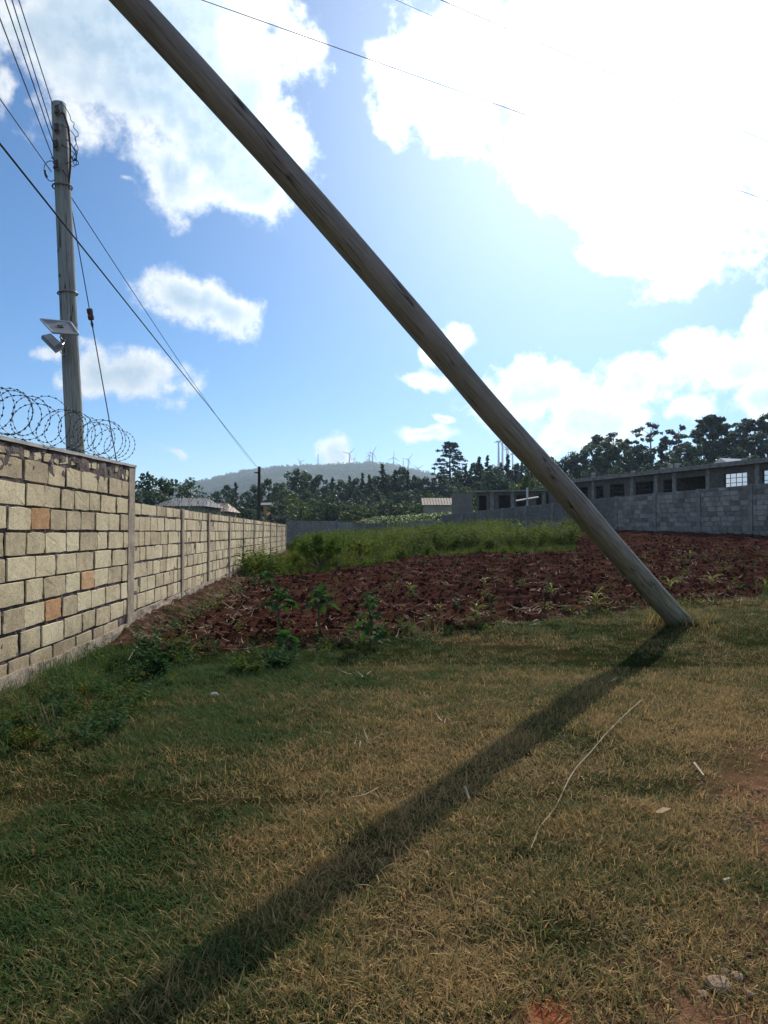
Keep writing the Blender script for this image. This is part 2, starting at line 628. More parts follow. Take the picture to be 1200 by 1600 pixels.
def pole_material(name, base, light, green):
    m, t, b = newmat(name)
    c = coords(t, 'Object')
    mp = N(t, 'ShaderNodeMapping')
    mp.inputs['Scale'].default_value = (1, 1, 0.045)
    t.links.new(c, mp.inputs[0])
    g1 = NOISE(t, mp.outputs[0], 38, 6, 0.7)
    g2 = NOISE(t, mp.outputs[0], 9, 4, 0.6)
    n3 = NOISE(t, c, 1.3, 4, 0.6)
    col = ramp(t, g1.outputs['Fac'], [(0.28, tuple(x * 0.5 for x in base)), (0.45, base), (0.72, light)])
    col = MIX(t, MR(t, g2.outputs['Fac'], 0.45, 0.65, 0, 0.65), col, green)
    col = MIX(t, MR(t, n3.outputs['Fac'], 0.5, 0.72, 0, 0.5), col, tuple(x * 0.5 for x in base))
    zz = N(t, 'ShaderNodeSeparateXYZ')
    t.links.new(c, zz.inputs[0])
    low = M(t, 'MULTIPLY', MR(t, zz.outputs[2], 1.0, 5.5, 1, 0), MR(t, g2.outputs['Fac'], 0.3, 0.6, 0.35, 0.9))
    col = MIX(t, low, col, MIX(t, MR(t, g1.outputs['Fac'], 0.35, 0.65), tuple(q * 0.6 for q in green), (light[0] * 1.1, light[1] * 1.02, light[2] * 0.72)))
    # drying cracks, knots and rain stains
    mp2 = N(t, 'ShaderNodeMapping')
    mp2.inputs['Scale'].default_value = (1, 1, 0.03)
    t.links.new(c, mp2.inputs[0])
    vo = N(t, 'ShaderNodeTexVoronoi')
    vo.feature = 'DISTANCE_TO_EDGE'
    vo.inputs['Scale'].default_value = 13
    wob = N(t, 'ShaderNodeVectorMath', operation='MULTIPLY_ADD')
    t.links.new(NOISE(t, mp2.outputs[0], 14, 3, 0.6).outputs['Color'], wob.inputs[0])
    wob.inputs[1].default_value = (0.05, 0.05, 0.05)
    t.links.new(mp2.outputs[0], wob.inputs[2])
    t.links.new(wob.outputs[0], vo.inputs['Vector'])
    crk = M(t, 'MULTIPLY', MR(t, vo.outputs['Distance'], 0.012, 0.03, 1, 0), MR(t, NOISE(t, c, 2.2, 3, 0.6).outputs['Fac'], 0.45, 0.6))
    col = MIX(t, M(t, 'MULTIPLY', crk, 0.8), col, (0.03, 0.027, 0.022))
    vk = N(t, 'ShaderNodeTexVoronoi')
    vk.inputs['Scale'].default_value = 2.6
    t.links.new(c, vk.inputs['Vector'])
    col = MIX(t, M(t, 'MULTIPLY', MR(t, vk.outputs['Distance'], 0.05, 0.1, 0.75, 0), MR(t, NOISE(t, c, 1.7, 2, 0.5).outputs['Fac'], 0.5, 0.56)), col, (0.05, 0.042, 0.032))
    pale = NOISE(t, mp.outputs[0], 4, 4, 0.7)
    col = MIX(t, MR(t, pale.outputs['Fac'], 0.55, 0.7, 0, 0.45), col, tuple(min(1, x * 1.5) for x in light))
    t.links.new(col, b.inputs['Base Color'])
    b.inputs['Roughness'].default_value = 0.95
    b.inputs['Specular IOR Level'].default_value = 0.06
    bump(t, b, M(t, 'SUBTRACT', g1.outputs['Fac'], M(t, 'MULTIPLY', crk, 0.8)), 0.8, 0.015)
    return m
    bump(t, b, g1.outputs['Fac'], 0.7, 0.012)
    return m


MAT = {}
MAT['ground'] = ground_material()
MAT['grass'] = grass_material('grass_blade', (0.078, 0.14, 0.044), (0.14, 0.145, 0.042), (0.39, 0.265, 0.115))
MAT['straw'] = simple('dry_straw', [(0.22, 0.15, 0.08), (0.38, 0.28, 0.16), (0.5, 0.4, 0.26)], 8, 0.8, 0, which='World', rnd=0.25)
MAT['soil'] = simple('red_soil', [(0.031, 0.0125, 0.0085), (0.056, 0.0235, 0.016), (0.105, 0.052, 0.037)], 2.5, 1.0, 1.0, 0.03, spec=0.0)
MAT['stone'] = stone_material('quarry_stone', [(0.46, 0.37, 0.235), (0.63, 0.52, 0.325), (0.74, 0.635, 0.415)])
MAT['orange_stone'] = stone_material('orange_quarry_stone', [(0.46, 0.25, 0.12), (0.62, 0.35, 0.17), (0.66, 0.42, 0.23)])
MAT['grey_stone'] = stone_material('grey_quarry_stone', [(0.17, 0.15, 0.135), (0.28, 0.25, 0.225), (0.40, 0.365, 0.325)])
MAT['mortar'] = simple('mortar', [(0.085, 0.064, 0.06), (0.15, 0.118, 0.11), (0.26, 0.215, 0.195)], 7, 0.95, 1.0, 0.025, spec=0.1)
MAT['concrete'] = simple('rough_concrete', [(0.24, 0.19, 0.14), (0.37, 0.30, 0.225), (0.48, 0.405, 0.315)], 6, 0.95, 0.7, 0.015, spec=0.1)
MAT['grey_mortar'] = simple('grey_mortar', [(0.15, 0.135, 0.125), (0.25, 0.23, 0.21), (0.36, 0.34, 0.31)], 4, 0.95, 0.8, 0.02, spec=0.1)
MAT['coping'] = simple('coping_concrete', [(0.28, 0.27, 0.25), (0.4, 0.39, 0.37)], 5, 0.9, 0.4, 0.01)
MAT['stay_pole'] = pole_material('stay_pole_wood', (0.27, 0.265, 0.25), (0.37, 0.365, 0.345), (0.24, 0.25, 0.19))
MAT['pole'] = pole_material('old_pole_wood', (0.33, 0.335, 0.32), (0.50, 0.50, 0.47), (0.28, 0.34, 0.27))
MAT['dark_pole'] = pole_material('dark_pole_wood', (0.06, 0.052, 0.045), (0.1, 0.09, 0.08), (0.06, 0.06, 0.05))
MAT['wire'] = simple('dark_wire', [(0.03, 0.03, 0.035), (0.06, 0.06, 0.065)], 3, 0.6, 0)
MAT['galv'] = simple('galvanised_steel', [(0.22, 0.22, 0.23), (0.36, 0.36, 0.37)], 12, 0.5, 0, metal=0.6)
MAT['rust_pipe'] = simple('brown_conduit', [(0.06, 0.035, 0.03), (0.11, 0.065, 0.05)], 10, 0.6, 0.1)
MAT['insul'] = simple('glazed_insulator', [(0.07, 0.04, 0.03), (0.12, 0.07, 0.05)], 20, 0.25, 0, spec=0.5)
MAT['grey_plastic'] = simple('grey_metal_case', [(0.2, 0.2, 0.21), (0.28, 0.28, 0.29)], 8, 0.5, 0)
MAT['white_metal'] = simple('white_metal', [(0.6, 0.6, 0.58), (0.72, 0.72, 0.7)], 8, 0.5, 0)
MAT['lens'] = simple('lamp_cover', [(0.45, 0.46, 0.45), (0.6, 0.61, 0.6)], 15, 0.35, 0)
MAT['bark'] = simple('bark', [(0.05, 0.04, 0.03), (0.11, 0.09, 0.075)], 3, 0.95, 0.4, 0.03, which='Object')
MAT['pale_bark'] = simple('pale_bark', [(0.16, 0.14, 0.12), (0.3, 0.27, 0.23)], 2, 0.9, 0.3, 0.03, which='Object')
MAT['evergreen'] = leafmat('evergreen_leaves', [(0.032, 0.064, 0.056), (0.058, 0.10, 0.082), (0.09, 0.13, 0.085)], 0.38, 0.35, 'Object')  # bluish, raised tones carry some of the distance haze in the leaf colour
MAT['cypress'] = leafmat('cypress_needles', [(0.03, 0.058, 0.058), (0.05, 0.088, 0.08), (0.075, 0.112, 0.085)], 0.26, 0.5, 'Object')  # needle colour cooled and lightened to hold part of the distant haze
MAT['eucalypt'] = leafmat('eucalypt_leaves', [(0.055, 0.08, 0.088), (0.085, 0.12, 0.125), (0.12, 0.15, 0.14)], 0.45, 0.4, 'Object')  # blue veil over the far wood is partly painted into these leaves
MAT['light_tree'] = leafmat('light_green_leaves', [(0.06, 0.09, 0.025), (0.1, 0.14, 0.035), (0.15, 0.18, 0.05)], 0.4, 0.8, 'Object')
MAT['weed'] = leafmat('weed_leaves', [(0.036, 0.07, 0.011), (0.085, 0.125, 0.02), (0.19, 0.19, 0.05)], 0.4, 0.35, 'World', (1.2, 1.3, 0.4), 0.8, 0.06)
MAT['kale'] = leafmat('kale_leaves', [(0.026, 0.062, 0.025), (0.045, 0.098, 0.04), (0.08, 0.135, 0.055)], 0.35, 3, 'World', (0.9, 1.2, 0.5), 0.8, 0.03)
MAT['maize'] = leafmat('maize_leaves', [(0.09, 0.14, 0.03), (0.17, 0.2, 0.06), (0.3, 0.28, 0.12)], 0.45, 3, 'World')
MAT['stem'] = simple('plant_stem', [(0.06, 0.07, 0.03), (0.12, 0.12, 0.06)], 9, 0.8, 0)
MAT['rock'] = simple('field_stone', [(0.2, 0.115, 0.065), (0.36, 0.25, 0.155)], 14, 0.9, 0.6, 0.01)
MAT['roof'] = simple('grey_iron_roof', [(0.17, 0.18, 0.19), (0.26, 0.27, 0.28)], 1.2, 0.85, 0, spec=0.1)
MAT['brown_roof'] = simple('rusty_iron_roof', [(0.16, 0.1, 0.07), (0.3, 0.22, 0.16)], 1.0, 0.7, 0)
MAT['plaster'] = simple('house_plaster', [(0.35, 0.3, 0.22), (0.45, 0.4, 0.3)], 1.0, 0.9, 0)
MAT['ochre'] = simple('ochre_fascia', [(0.5, 0.28, 0.08), (0.6, 0.36, 0.12)], 3, 0.7, 0)
MAT['dark_frame'] = simple('black_window_frame', [(0.02, 0.02, 0.022), (0.04, 0.04, 0.042)], 5, 0.5, 0)
MAT['pane'] = simple('window_glass', [(0.85, 0.87, 0.9), (0.92, 0.93, 0.95)], 2, 0.08, 0, metal=1.0)
MAT['turbine'] = simple('turbine_white', [(0.62, 0.63, 0.64), (0.7, 0.71, 0.72)], 0.05, 0.5, 0)
MAT['yellow_leaf'] = simple('fallen_leaf', [(0.28, 0.15, 0.05), (0.38, 0.23, 0.08)], 30, 0.7, 0)

# ------------------------------------------------------------------ ground, hills


def nonuni(a, b, d0, g):
    out = [0.0]
    d = d0
    while out[-1] < b:
        out.append(out[-1] + d)
        d *= g
    neg = [0.0]
    d = d0
    while neg[-1] > a:
        neg.append(neg[-1] - d)
        d *= g
    return np.array(sorted(set(neg[1:] + out)))


gx = nonuni(-3600, 3600, 0.35, 1.055)
gy = nonuni(-300, 3900, 0.35, 1.028)
link('ground', gridmesh('ground', gx, gy, H, MAT['ground']), kind='structure')

RIDGE = [(-300, 790), (0, 782), (150, 776), (240, 768), (310, 753), (345, 744), (380, 736), (420, 731), (450, 728), (500, 727), (540, 725), (580, 723), (615, 726), (650, 735), (680, 741), (720, 750), (800, 765), (1000, 785), (1500, 800)]
HX = np.array([(u - 600) / F * 2700 for u, v in RIDGE])
HZ = np.array([EYE + (830 - v) / F * 2700 for u, v in RIDGE])


def hill_z(x, y):
    r = np.interp(x * 2700 / np.maximum(y, 500), HX, HZ)
    t = np.clip((y - 1150) / (2700 - 1150), 0, 1)
    prof = np.where(y <= 2700, sstep(t, 0, 1) * 0.55 + 0.45 * t, 1 - 0.5 * sstep(y, 2700, 3800))
    z = 5 + (r - 5) * prof * (1 - sstep(y, 3300, 3850))
    ero = fbm(x * 0.006, y * 0.0045, 21, 5) - 0.5
    z = z + ero * 42 * sstep(y, 1200, 1700) * (1 - sstep(y, 2500, 2690)) + (fbm(x * 0.04, y * 0.04, 5, 3) - 0.5) * 5 * sstep(y, 1200, 1400)
    knoll = 88 * np.exp(-(((x - 230) / 150) ** 2 + ((y - 1350) / 170) ** 2))
    edge = sstep(y, 1000, 1120)
    return np.where(edge > 0, np.maximum(z * 1.0, 6) * edge + knoll, 0) - 2


def hill_material():
    m, t, b = newmat('hill_scrub')
    pos = coords(t, 'World')
    a = NOISE(t, pos, 0.006, 5, 0.6).outputs['Fac']
    c = NOISE(t, pos, 0.06, 5, 0.7).outputs['Fac']
    f = M(t, 'MULTIPLY_ADD', a, 0.6, M(t, 'MULTIPLY', c, 0.4))
    col = ramp(t, f, [(0.38, (0.02, 0.032, 0.014)), (0.5, (0.05, 0.06, 0.024)), (0.62, (0.10, 0.1, 0.045))])
    t.links.new(col, b.inputs['Base Color'])
    b.inputs['Roughness'].default_value = 1
    b.inputs['Specular IOR Level'].default_value = 0
    bump(t, b, c, 1.0, 6)
    return m


MAT['hill'] = hill_material()
hxs = np.linspace(-2600, 2200, 330)
hys = np.concatenate([np.linspace(1000, 2600, 150), np.linspace(2612, 2800, 30), np.linspace(2830, 3850, 36)])
link('hill', gridmesh('hill', hxs, hys, hill_z, MAT['hill']), kind='structure')


# ------------------------------------------------------------------ scatter with geometry nodes
def scatter(name, pts, rot, scl, var, sources, kind='stuff', label=None):
    n = len(pts)
    me = bpy.data.meshes.new(name)
    me.vertices.add(n)
    me.vertices.foreach_set('co', np.asarray(pts, np.float32).ravel())
    a = me.attributes.new('rot', 'FLOAT_VECTOR', 'POINT')
    a.data.foreach_set('vector', np.asarray(rot, np.float32).ravel())
    a = me.attributes.new('scl', 'FLOAT', 'POINT')
    a.data.foreach_set('value', np.asarray(scl, np.float32))
    a = me.attributes.new('var', 'INT', 'POINT')
    a.data.foreach_set('value', np.asarray(var, np.int32))
    o = link(name, me, kind=kind, label=label)
    c = bpy.data.collections.new(name + '_kit')
    for k, s in enumerate(sources):
        ob = bpy.data.objects.new('%s_piece_%02d' % (name, k), s)
        c.objects.link(ob)
    g = bpy.data.node_groups.new(name + '_scatter', 'GeometryNodeTree')
    g.interface.new_socket('Geometry', in_out='INPUT', socket_type='NodeSocketGeometry')
    g.interface.new_socket('Geometry', in_out='OUTPUT', socket_type='NodeSocketGeometry')
    gi = g.nodes.new('NodeGroupInput')
    go = g.nodes.new('NodeGroupOutput')
    iop = g.nodes.new('GeometryNodeInstanceOnPoints')
    ci = g.nodes.new('GeometryNodeCollectionInfo')
    ci.inputs['Collection'].default_value = c
    ci.inputs['Separate Children'].default_value = True
    ci.inputs['Reset Children'].default_value = True

    def attr(nm, ty):
        q = g.nodes.new('GeometryNodeInputNamedAttribute')
        q.data_type = ty
        q.inputs['Name'].default_value = nm
        return q.outputs[0]
    e2r = g.nodes.new('FunctionNodeEulerToRotation')
    g.links.new(attr('rot', 'FLOAT_VECTOR'), e2r.inputs[0])
    g.links.new(gi.outputs[0], iop.inputs['Points'])
    g.links.new(ci.outputs[0], iop.inputs['Instance'])
    iop.inputs['Pick Instance'].default_value = True
    g.links.new(attr('var', 'INT'), iop.inputs['Instance Index'])
    g.links.new(e2r.outputs[0], iop.inputs['Rotation'])
    g.links.new(attr('scl', 'FLOAT'), iop.inputs['Scale'])
    g.links.new(iop.outputs[0], go.inputs[0])
    md = o.modifiers.new('scatter', 'NODES')
    md.node_group = g
    return o


def blade_strip(vs, fs, base, yaw, length, width, lean0, curl, seg=3, tip=0.15, twist=0.0):
    """one curved blade as a strip"""
    p = np.array(base, float)
    o = len(vs)
    ang = lean0
    d = np.array([math.cos(yaw), math.sin(yaw)])
    s = np.array([-math.sin(yaw), math.cos(yaw), 0])
    for i in range(seg + 1):
        tt = i / seg
        wv = width * (1 - (1 - tip) * tt ** 1.4) * (0.7 + 0.3 * min(1, tt * 4))
        vs.append(p - s * wv / 2)
        vs.append(p + s * wv / 2)
        step = length / seg
        p = p + np.array([d[0] * math.sin(ang), d[1] * math.sin(ang), math.cos(ang)]) * step
        ang += curl / seg
    for i in range(seg):
        a = o + 2 * i
        fs.append((a, a + 1, a + 3, a + 2))


def grass_clump(seed, n, rad, lmin, lmax, wid, lean, seg=2):
    r = np.random.default_rng(seed)
    vs, fs = [], []
    for i in range(n):
        q = r.uniform(-1, 1, 2) * rad
        blade_strip(vs, fs, (q[0], q[1], -0.008), r.uniform(0, 6.283), r.uniform(lmin, lmax), wid * r.uniform(0.6, 1.3), r.uniform(*lean), r.uniform(0.1, 1.3), seg)
    return npmesh('grass_clump', vs, fs, MAT['grass'])


# ---- field outline (distance to its edges, metres, positive inside)
NEAR_E = np.array([(-6, 9.7), (-3.7, 9.4), (-2.3, 8.9), (0.2, 10.4), (2.2, 11.6), (4, 13.2), (7.6, 15.2), (12, 17), (24, 21)])
FAR_E = np.array([(-6, 24), (-3.6, 22.5), (-2.6, 21.5), (0, 26), (1.2, 29.5), (4, 30), (6.5, 29), (8, 31), (9.5, 40), (12, 44), (24, 44)])


def rwall_x(y):
    return 16.5 - (np.asarray(y, float) - 33) * 0.4086


def field_in(x, y):
    n = (fbm(x * 0.9, y * 0.9, 31, 3) - 0.5) * 1.6
    a = y - np.interp(x, NEAR_E[:, 0], NEAR_E[:, 1]) + n * 0.7
    b = np.interp(x, FAR_E[:, 0], FAR_E[:, 1]) - y + n * 1.2
    c = x - wall_x(y) - 0.35 + n * 0.2
    d = (rwall_x(y) - x) - 0.2
    return np.minimum(np.minimum(a, b), np.minimum(c, d))


def soil_z(x, y):
    m = sstep(field_in(x, y), -0.25, 0.45)
    clod = fbm(x * 1.6, y * 2.4, 41, 5)
    rows = 0.5 + 0.5 * np.sin(y * 5.5 + 2.5 * fbm(x * 0.4, y * 0.4, 9, 2) + 0.4 * x)
    b = (clod - 0.42) * 0.14 + (rows - 0.5) * 0.06 + (fbm(x * 7, y * 7, 77, 3) - 0.5) * 0.07
    return H(x, y) + m * (0.06 + np.maximum(b, -0.035)) - (1 - m) * 0.12


sx = np.concatenate([np.arange(-5.6, 8, 0.07), np.arange(8, 19.5, 0.11)])
sy = np.concatenate([np.arange(8.0, 18, 0.06), np.arange(18, 30, 0.1), np.arange(30, 45, 0.2)])
link('ploughed_soil', gridmesh('ploughed_soil', sx, sy, soil_z, MAT['soil'], smooth=False), kind='structure')


# earth banked against the foot of the left walls
def bank_z(x, y):
    d = x - wall_x(y)
    b = 0.15 * sstep(d, 0.65, 0.05) * sstep(y, 9.5, 12) * (0.6 + 0.8 * fbm(x * 2, y * 1.5, 90, 3))
    return H(x, y) + b - 0.03 * sstep(d, 0.5, 0.8) - 0.05 * (1 - sstep(y, 9.0, 11)) + (fbm(x * 5, y * 5, 91, 4) - 0.5) * 0.16


def in_view(x, y, margin=1.2):
    return np.abs(x) < 0.5 * y + margin


def sample(n, x0, x1, y0, y1, r, power=1.0):
    y = y0 + (y1 - y0) * r.random(n) ** power
    x = r.uniform(-1, 1, n) * (0.5 * y + 1.2)
    return x, y


# ---- lawn
r = np.random.default_rng(101)
kits = [grass_clump(200 + i, 22, 0.055, 0.022, 0.062, 0.005, (0.35, 1.5), 2) for i in range(7)]
kits += [grass_clump(240 + i, 10, 0.05, 0.05, 0.10, 0.0046, (0.6, 1.45), 3) for i in range(4)]
kits += [grass_clump(260 + i, 16, 0.09, 0.14, 0.30, 0.008, (0.1, 0.8), 3) for i in range(3)]
parts = []
for (n, y0, y1) in ((19000, 1.7, 4.2), (26000, 4.2, 8.5), (24000, 8.5, 16.5)):
    x, y = sample(n, 0, 0, y0, y1, r, 0.75)
    parts.append(np.stack([x, y], 1))
P = np.concatenate(parts)
x, y = P[:, 0], P[:, 1]
fi = field_in(x, y)
bare = 0.75 * x - 0.45 * y + (fbm(x * 1.7, y * 1.7, 55, 3) - 0.5) * 1.1
keep = (fi < 0.12) & (x > wall_x(y) + 0.03) & (y < np.interp(x, FAR_E[:, 0], FAR_E[:, 1]))
keep &= r.random(len(x)) > np.clip(1.05 + bare * 1.5, 0, 0.96)
keep &= (np.hypot(x - 0.5, y - 2.42) > 0.08) | (r.random(len(x)) < 0.12)
keep &= ~((y > 9.8) & (x < wall_x(y) + 0.95))
thin = fbm(x * 0.8, y * 0.8, 61, 4)
keep &= r.random(len(x)) > sstep(thin, 0.54, 0.7) * 0.7
thin2 = fbm(x * 3.1, y * 3.1, 67, 3)
keep &= r.random(len(x)) > sstep(thin2, 0.56, 0.7) * 0.5
x, y, fi = x[keep], y[keep], fi[keep]
z = H(x, y)
n = len(x)
lush = sstep(wall_x(y) + 1.5 - x, 0, 1.4) + sstep(fi, -1.0, -0.1) * 0.55 * (fbm(x * 0.7, y * 0.7, 13, 3) > 0.45)
var = r.integers(0, 7, n)
tuft = sstep(fbm(x * 2.3, y * 2.3, 68, 3), 0.55, 0.7)
foot = sstep(np.hypot(x - 4.56, y - 11.8), 0.75, 0.3)
lng = r.random(n) < 0.08 + 0.35 * lush + 0.28 * tuft
var[lng] = r.integers(7, 11, lng.sum())
tall = r.random(n) < np.clip(0.4 * lush - 0.15, 0, 0.3)
var[tall] = r.integers(11, 14, tall.sum())
tall |= (r.random(n) < 0.3 * foot)
var[tall] = r.integers(11, 14, tall.sum())
scl = r.uniform(0.65, 1.35, n) * (1 + 0.03 * y) * (1 - 0.35 * tall * (x < 0))
rot = np.stack([r.uniform(-0.15, 0.15, n), r.uniform(-0.15, 0.15, n), r.uniform(0, 6.283, n)], 1)
scatter('grass', np.stack([x, y, z], 1), rot, scl, var, kits)

# ---- straw and dry litter on soil and lawn
vs, fs = [], []
straws = []
for k in range(6):
    rr = np.random.default_rng(300 + k)
    vs, fs = [], []
    for j in range(5):
        q = rr.uniform(-0.12, 0.12, 2)
        blade_strip(vs, fs, (q[0], q[1], 0.01 + 0.02 * rr.random()), rr.uniform(0, 6.28), rr.uniform(0.04, 0.2), rr.uniform(0.004, 0.011), rr.uniform(1.2, 1.6), rr.uniform(-0.7, 0.5), 3, 0.4)
    straws.append(npmesh('straw', vs, fs, MAT['straw']))
x, y = sample(9000, 0, 0, 2.2, 30, r, 0.8)
fi = field_in(x, y)
infield = fi > 0
pk = np.where(infield, 0.16 + 0.6 * sstep(fi, 1.8, 0.1) * sstep(y, 22, 12) + 0.25 * sstep(x - wall_x(y), 2.2, 0.3), 0.006 + 0.16 * sstep(fi, -0.7, 0))
pk = np.where((x < wall_x(y) + 0.95) & (y > 9.6), 0.85, pk)
keep = (r.random(len(x)) < pk) & (x > wall_x(y) + 0.06)
x, y, fi = x[keep], y[keep], fi[keep]
z = np.where(fi > -0.1, np.maximum(soil_z(x, y), H(x, y)), H(x, y) + 0.015) + 0.01
z = np.maximum(z, np.where(x < wall_x(y) + 0.9, bank_z(x, y) + 0.012, -9))
n = len(x)
scatter('dry_straw', np.stack([x, y, z], 1), np.stack([r.uniform(-.2, .2, n), r.uniform(-.2, .2, n), r.uniform(0, 6.28, n)], 1), r.uniform(0.6, 1.4, n), r.integers(0, 6, n), straws)

# ---- clods
clods = []
for k in range(6):
    rr = np.random.default_rng(400 + k)
    import bmesh
    bm = bmesh.new()
    bmesh.ops.create_icosphere(bm, subdivisions=2, radius=1)
    for v in bm.verts:
        v.co *= 1 + rr.uniform(-0.28, 0.22)
        v.co.z *= 0.6
    me = bpy.data.meshes.new('clod')
    bm.to_mesh(me)
    bm.free()
    me.materials.append(MAT['soil'])
    clods.append(me)
x, y = sample(30000, 0, 0, 8.6, 36, r, 0.8)
keep = field_in(x, y) > 0.0
x, y = x[keep], y[keep]
n = len(x)
cs = 0.01 + 0.04 * r.random(n) ** 3.0
scatter('soil_clods', np.stack([x, y, soil_z(x, y) + cs * 0.25], 1), r.uniform(0, 6.28, (n, 3)), cs, r.integers(0, 6, n), clods)


# ---- weeds behind the ploughed strip
def leaf_quad(vs, fs, p, d, nrm, L, W):
    """a folded four point leaf"""
    d = d / np.linalg.norm(d)
    s = np.cross(d, nrm)
    s = s / (np.linalg.norm(s) + 1e-9)
    o = len(vs)
    vs += [p, p + d * L * 0.45 + s * W / 2, p + d * L, p + d * L * 0.45 - s * W / 2]
    fs.append((o, o + 1, o + 2, o + 3))


def weed_mesh(seed, h, nst, nleaf, L, W, spread, mat):
    rr = np.random.default_rng(seed)
    vs, fs = [], []
    for s in range(nst):
        base = np.array([*rr.uniform(-spread, spread, 2) * 0.4, 0])
        top = np.array([*rr.uniform(-spread, spread, 2), h * rr.uniform(0.6, 1.0)])
        for i in range(nleaf):
            t = (i + rr.random()) / nleaf
            p = base + (top - base) * t
            a = rr.uniform(0, 6.283)
            d = np.array([math.cos(a), math.sin(a), rr.uniform(-0.3, 0.8)])
            leaf_quad(vs, fs, p, d, np.array([*rr.uniform(-0.5, 0.5, 2), 1.0]), L * rr.uniform(0.6, 1.2) * (1.15 - 0.5 * t), W * rr.uniform(0.7, 1.2))
    return npmesh('weed', vs, fs, mat)


kits = [weed_mesh(500 + i, 0.55, 6, 14, 0.13, 0.06, 0.28, MAT['weed']) for i in range(4)]
kits += [weed_mesh(520 + i, 0.85, 7, 18, 0.11, 0.045, 0.3, MAT['weed']) for i in range(3)]
kits += [grass_clump(540 + i, 26, 0.16, 0.25, 0.55, 0.014, (0.05, 0.7), 3) for i in range(3)]
for k in kits[-3:]:
    k.materials[0] = MAT['weed']
x, y = sample(30000, 0, 0, 18, 61, r, 0.7)
far_y = np.interp(x, FAR_E[:, 0], FAR_E[:, 1])
fi = field_in(x, y)
keep = (fi < 0.15) & (y > far_y - 1.0) & (x > wall_x(y) + 0.15) & (x < rwall_x(y) - 0.25)
x, y = x[keep], y[keep]
dn = fbm(x * 0.35, y * 0.35, 81, 4)
n = len(x)
mound = sstep(fbm(x * 0.22, y * 0.22, 86, 3), 0.45, 0.62)
scl = r.uniform(0.45, 0.9, n) * (0.45 + 1.15 * mound)
var = r.integers(7, 10, n)
leafy = r.random(n) < 0.25 + 0.6 * mound
var[leafy] = r.integers(0, 7, leafy.sum())
scatter('weeds', np.stack([x, y, H(x, y) - 0.02], 1), np.stack([r.uniform(-.12, .12, n), r.uniform(-.12, .12, n), r.uniform(0, 6.28, n)], 1), scl, var, kits)


# ------------------------------------------------------------------ stone walls
def stone_variants(mat, n, seed):
    """unit stones: x along, y depth (front at 0, back +1), z up; rough faced"""
    out = []
    for k in range(n):
        rr = np.random.default_rng(seed + k)
        vs = [(0, 1.0, 0), (1, 1.0, 0), (1, 1.0, 1), (0, 1.0, 1)]
        # irregular outline: four points a side, knocked-off corners
        tt = [0.07, 0.36, 0.66, 0.93]
        ring = []
        for side in range(4):
            for q in tt:
                if 0.2 < q < 0.8:
                    q = q + rr.uniform(-0.08, 0.08)
                else:
                    k_ = 0.012 + 0.09 * rr.random() ** 4
                    q = k_ if q < 0.5 else 1 - k_
                e = 0.003 + 0.04 * rr.random() ** 3 + (0.012 * rr.random() if q < 0.15 or q > 0.85 else 0)
                ring.append([(q, e), (1 - e, q), (1 - q, 1 - e), (e, 1 - q)][side])
        nr = len(ring)
        vs += [(x_, 0.17, z_) for x_, z_ in ring]
        vs += [((x_ - 0.5) * (0.985 - 0.02 * rr.random()) + 0.5, 0.06 * rr.random(), (z_ - 0.5) * (0.97 - 0.022 * rr.random()) + 0.5) for x_, z_ in ring]
        vs.append((0.5 + rr.uniform(-.25, .25), 0.05 - 0.05 * rr.random(), 0.5 + rr.uniform(-.2, .2)))
        o1, o2, c = 4, 4 + nr, 4 + 2 * nr
        fs = []
        for i in range(nr):
            j = (i + 1) % nr
            fs += [(o1 + i, o1 + j, o2 + j, o2 + i), (o2 + i, o2 + j, c)]
        me = bpy.data.meshes.new('stone')
        me.from_pydata(vs, [], fs)
        me.materials.append(mat)
        me.update()
        out.append(me)
    return out


SV = stone_variants(MAT['stone'], 14, 600)
SVO = stone_variants(MAT['orange_stone'], 3, 640)
SVG = stone_variants(MAT['grey_stone'], 12, 660)


class WallFrame:
    def __init__(s, p0, p1, facing):
        s.p0 = Vector((p0[0], p0[1], 0))
        d = Vector((p1[0] - p0[0], p1[1] - p0[1], 0))
        s.L = d.length
        s.d = d.normalized()
        n = Vector((-s.d.y, s.d.x, 0))
        if n.dot(Vector((facing[0], facing[1], 0))) < 0:
            n = -n
        s.n = n
        # local axes: X along, Y into the wall (away from viewer), Z up
        s.M = Matrix(((s.d.x, -n.x, 0, s.p0.x), (s.d.y, -n.y, 0, s.p0.y), (0, 0, 1, 0), (0, 0, 0, 1)))

    def pos(s, t):
        p = s.p0 + s.d * t
        return p.x, p.y


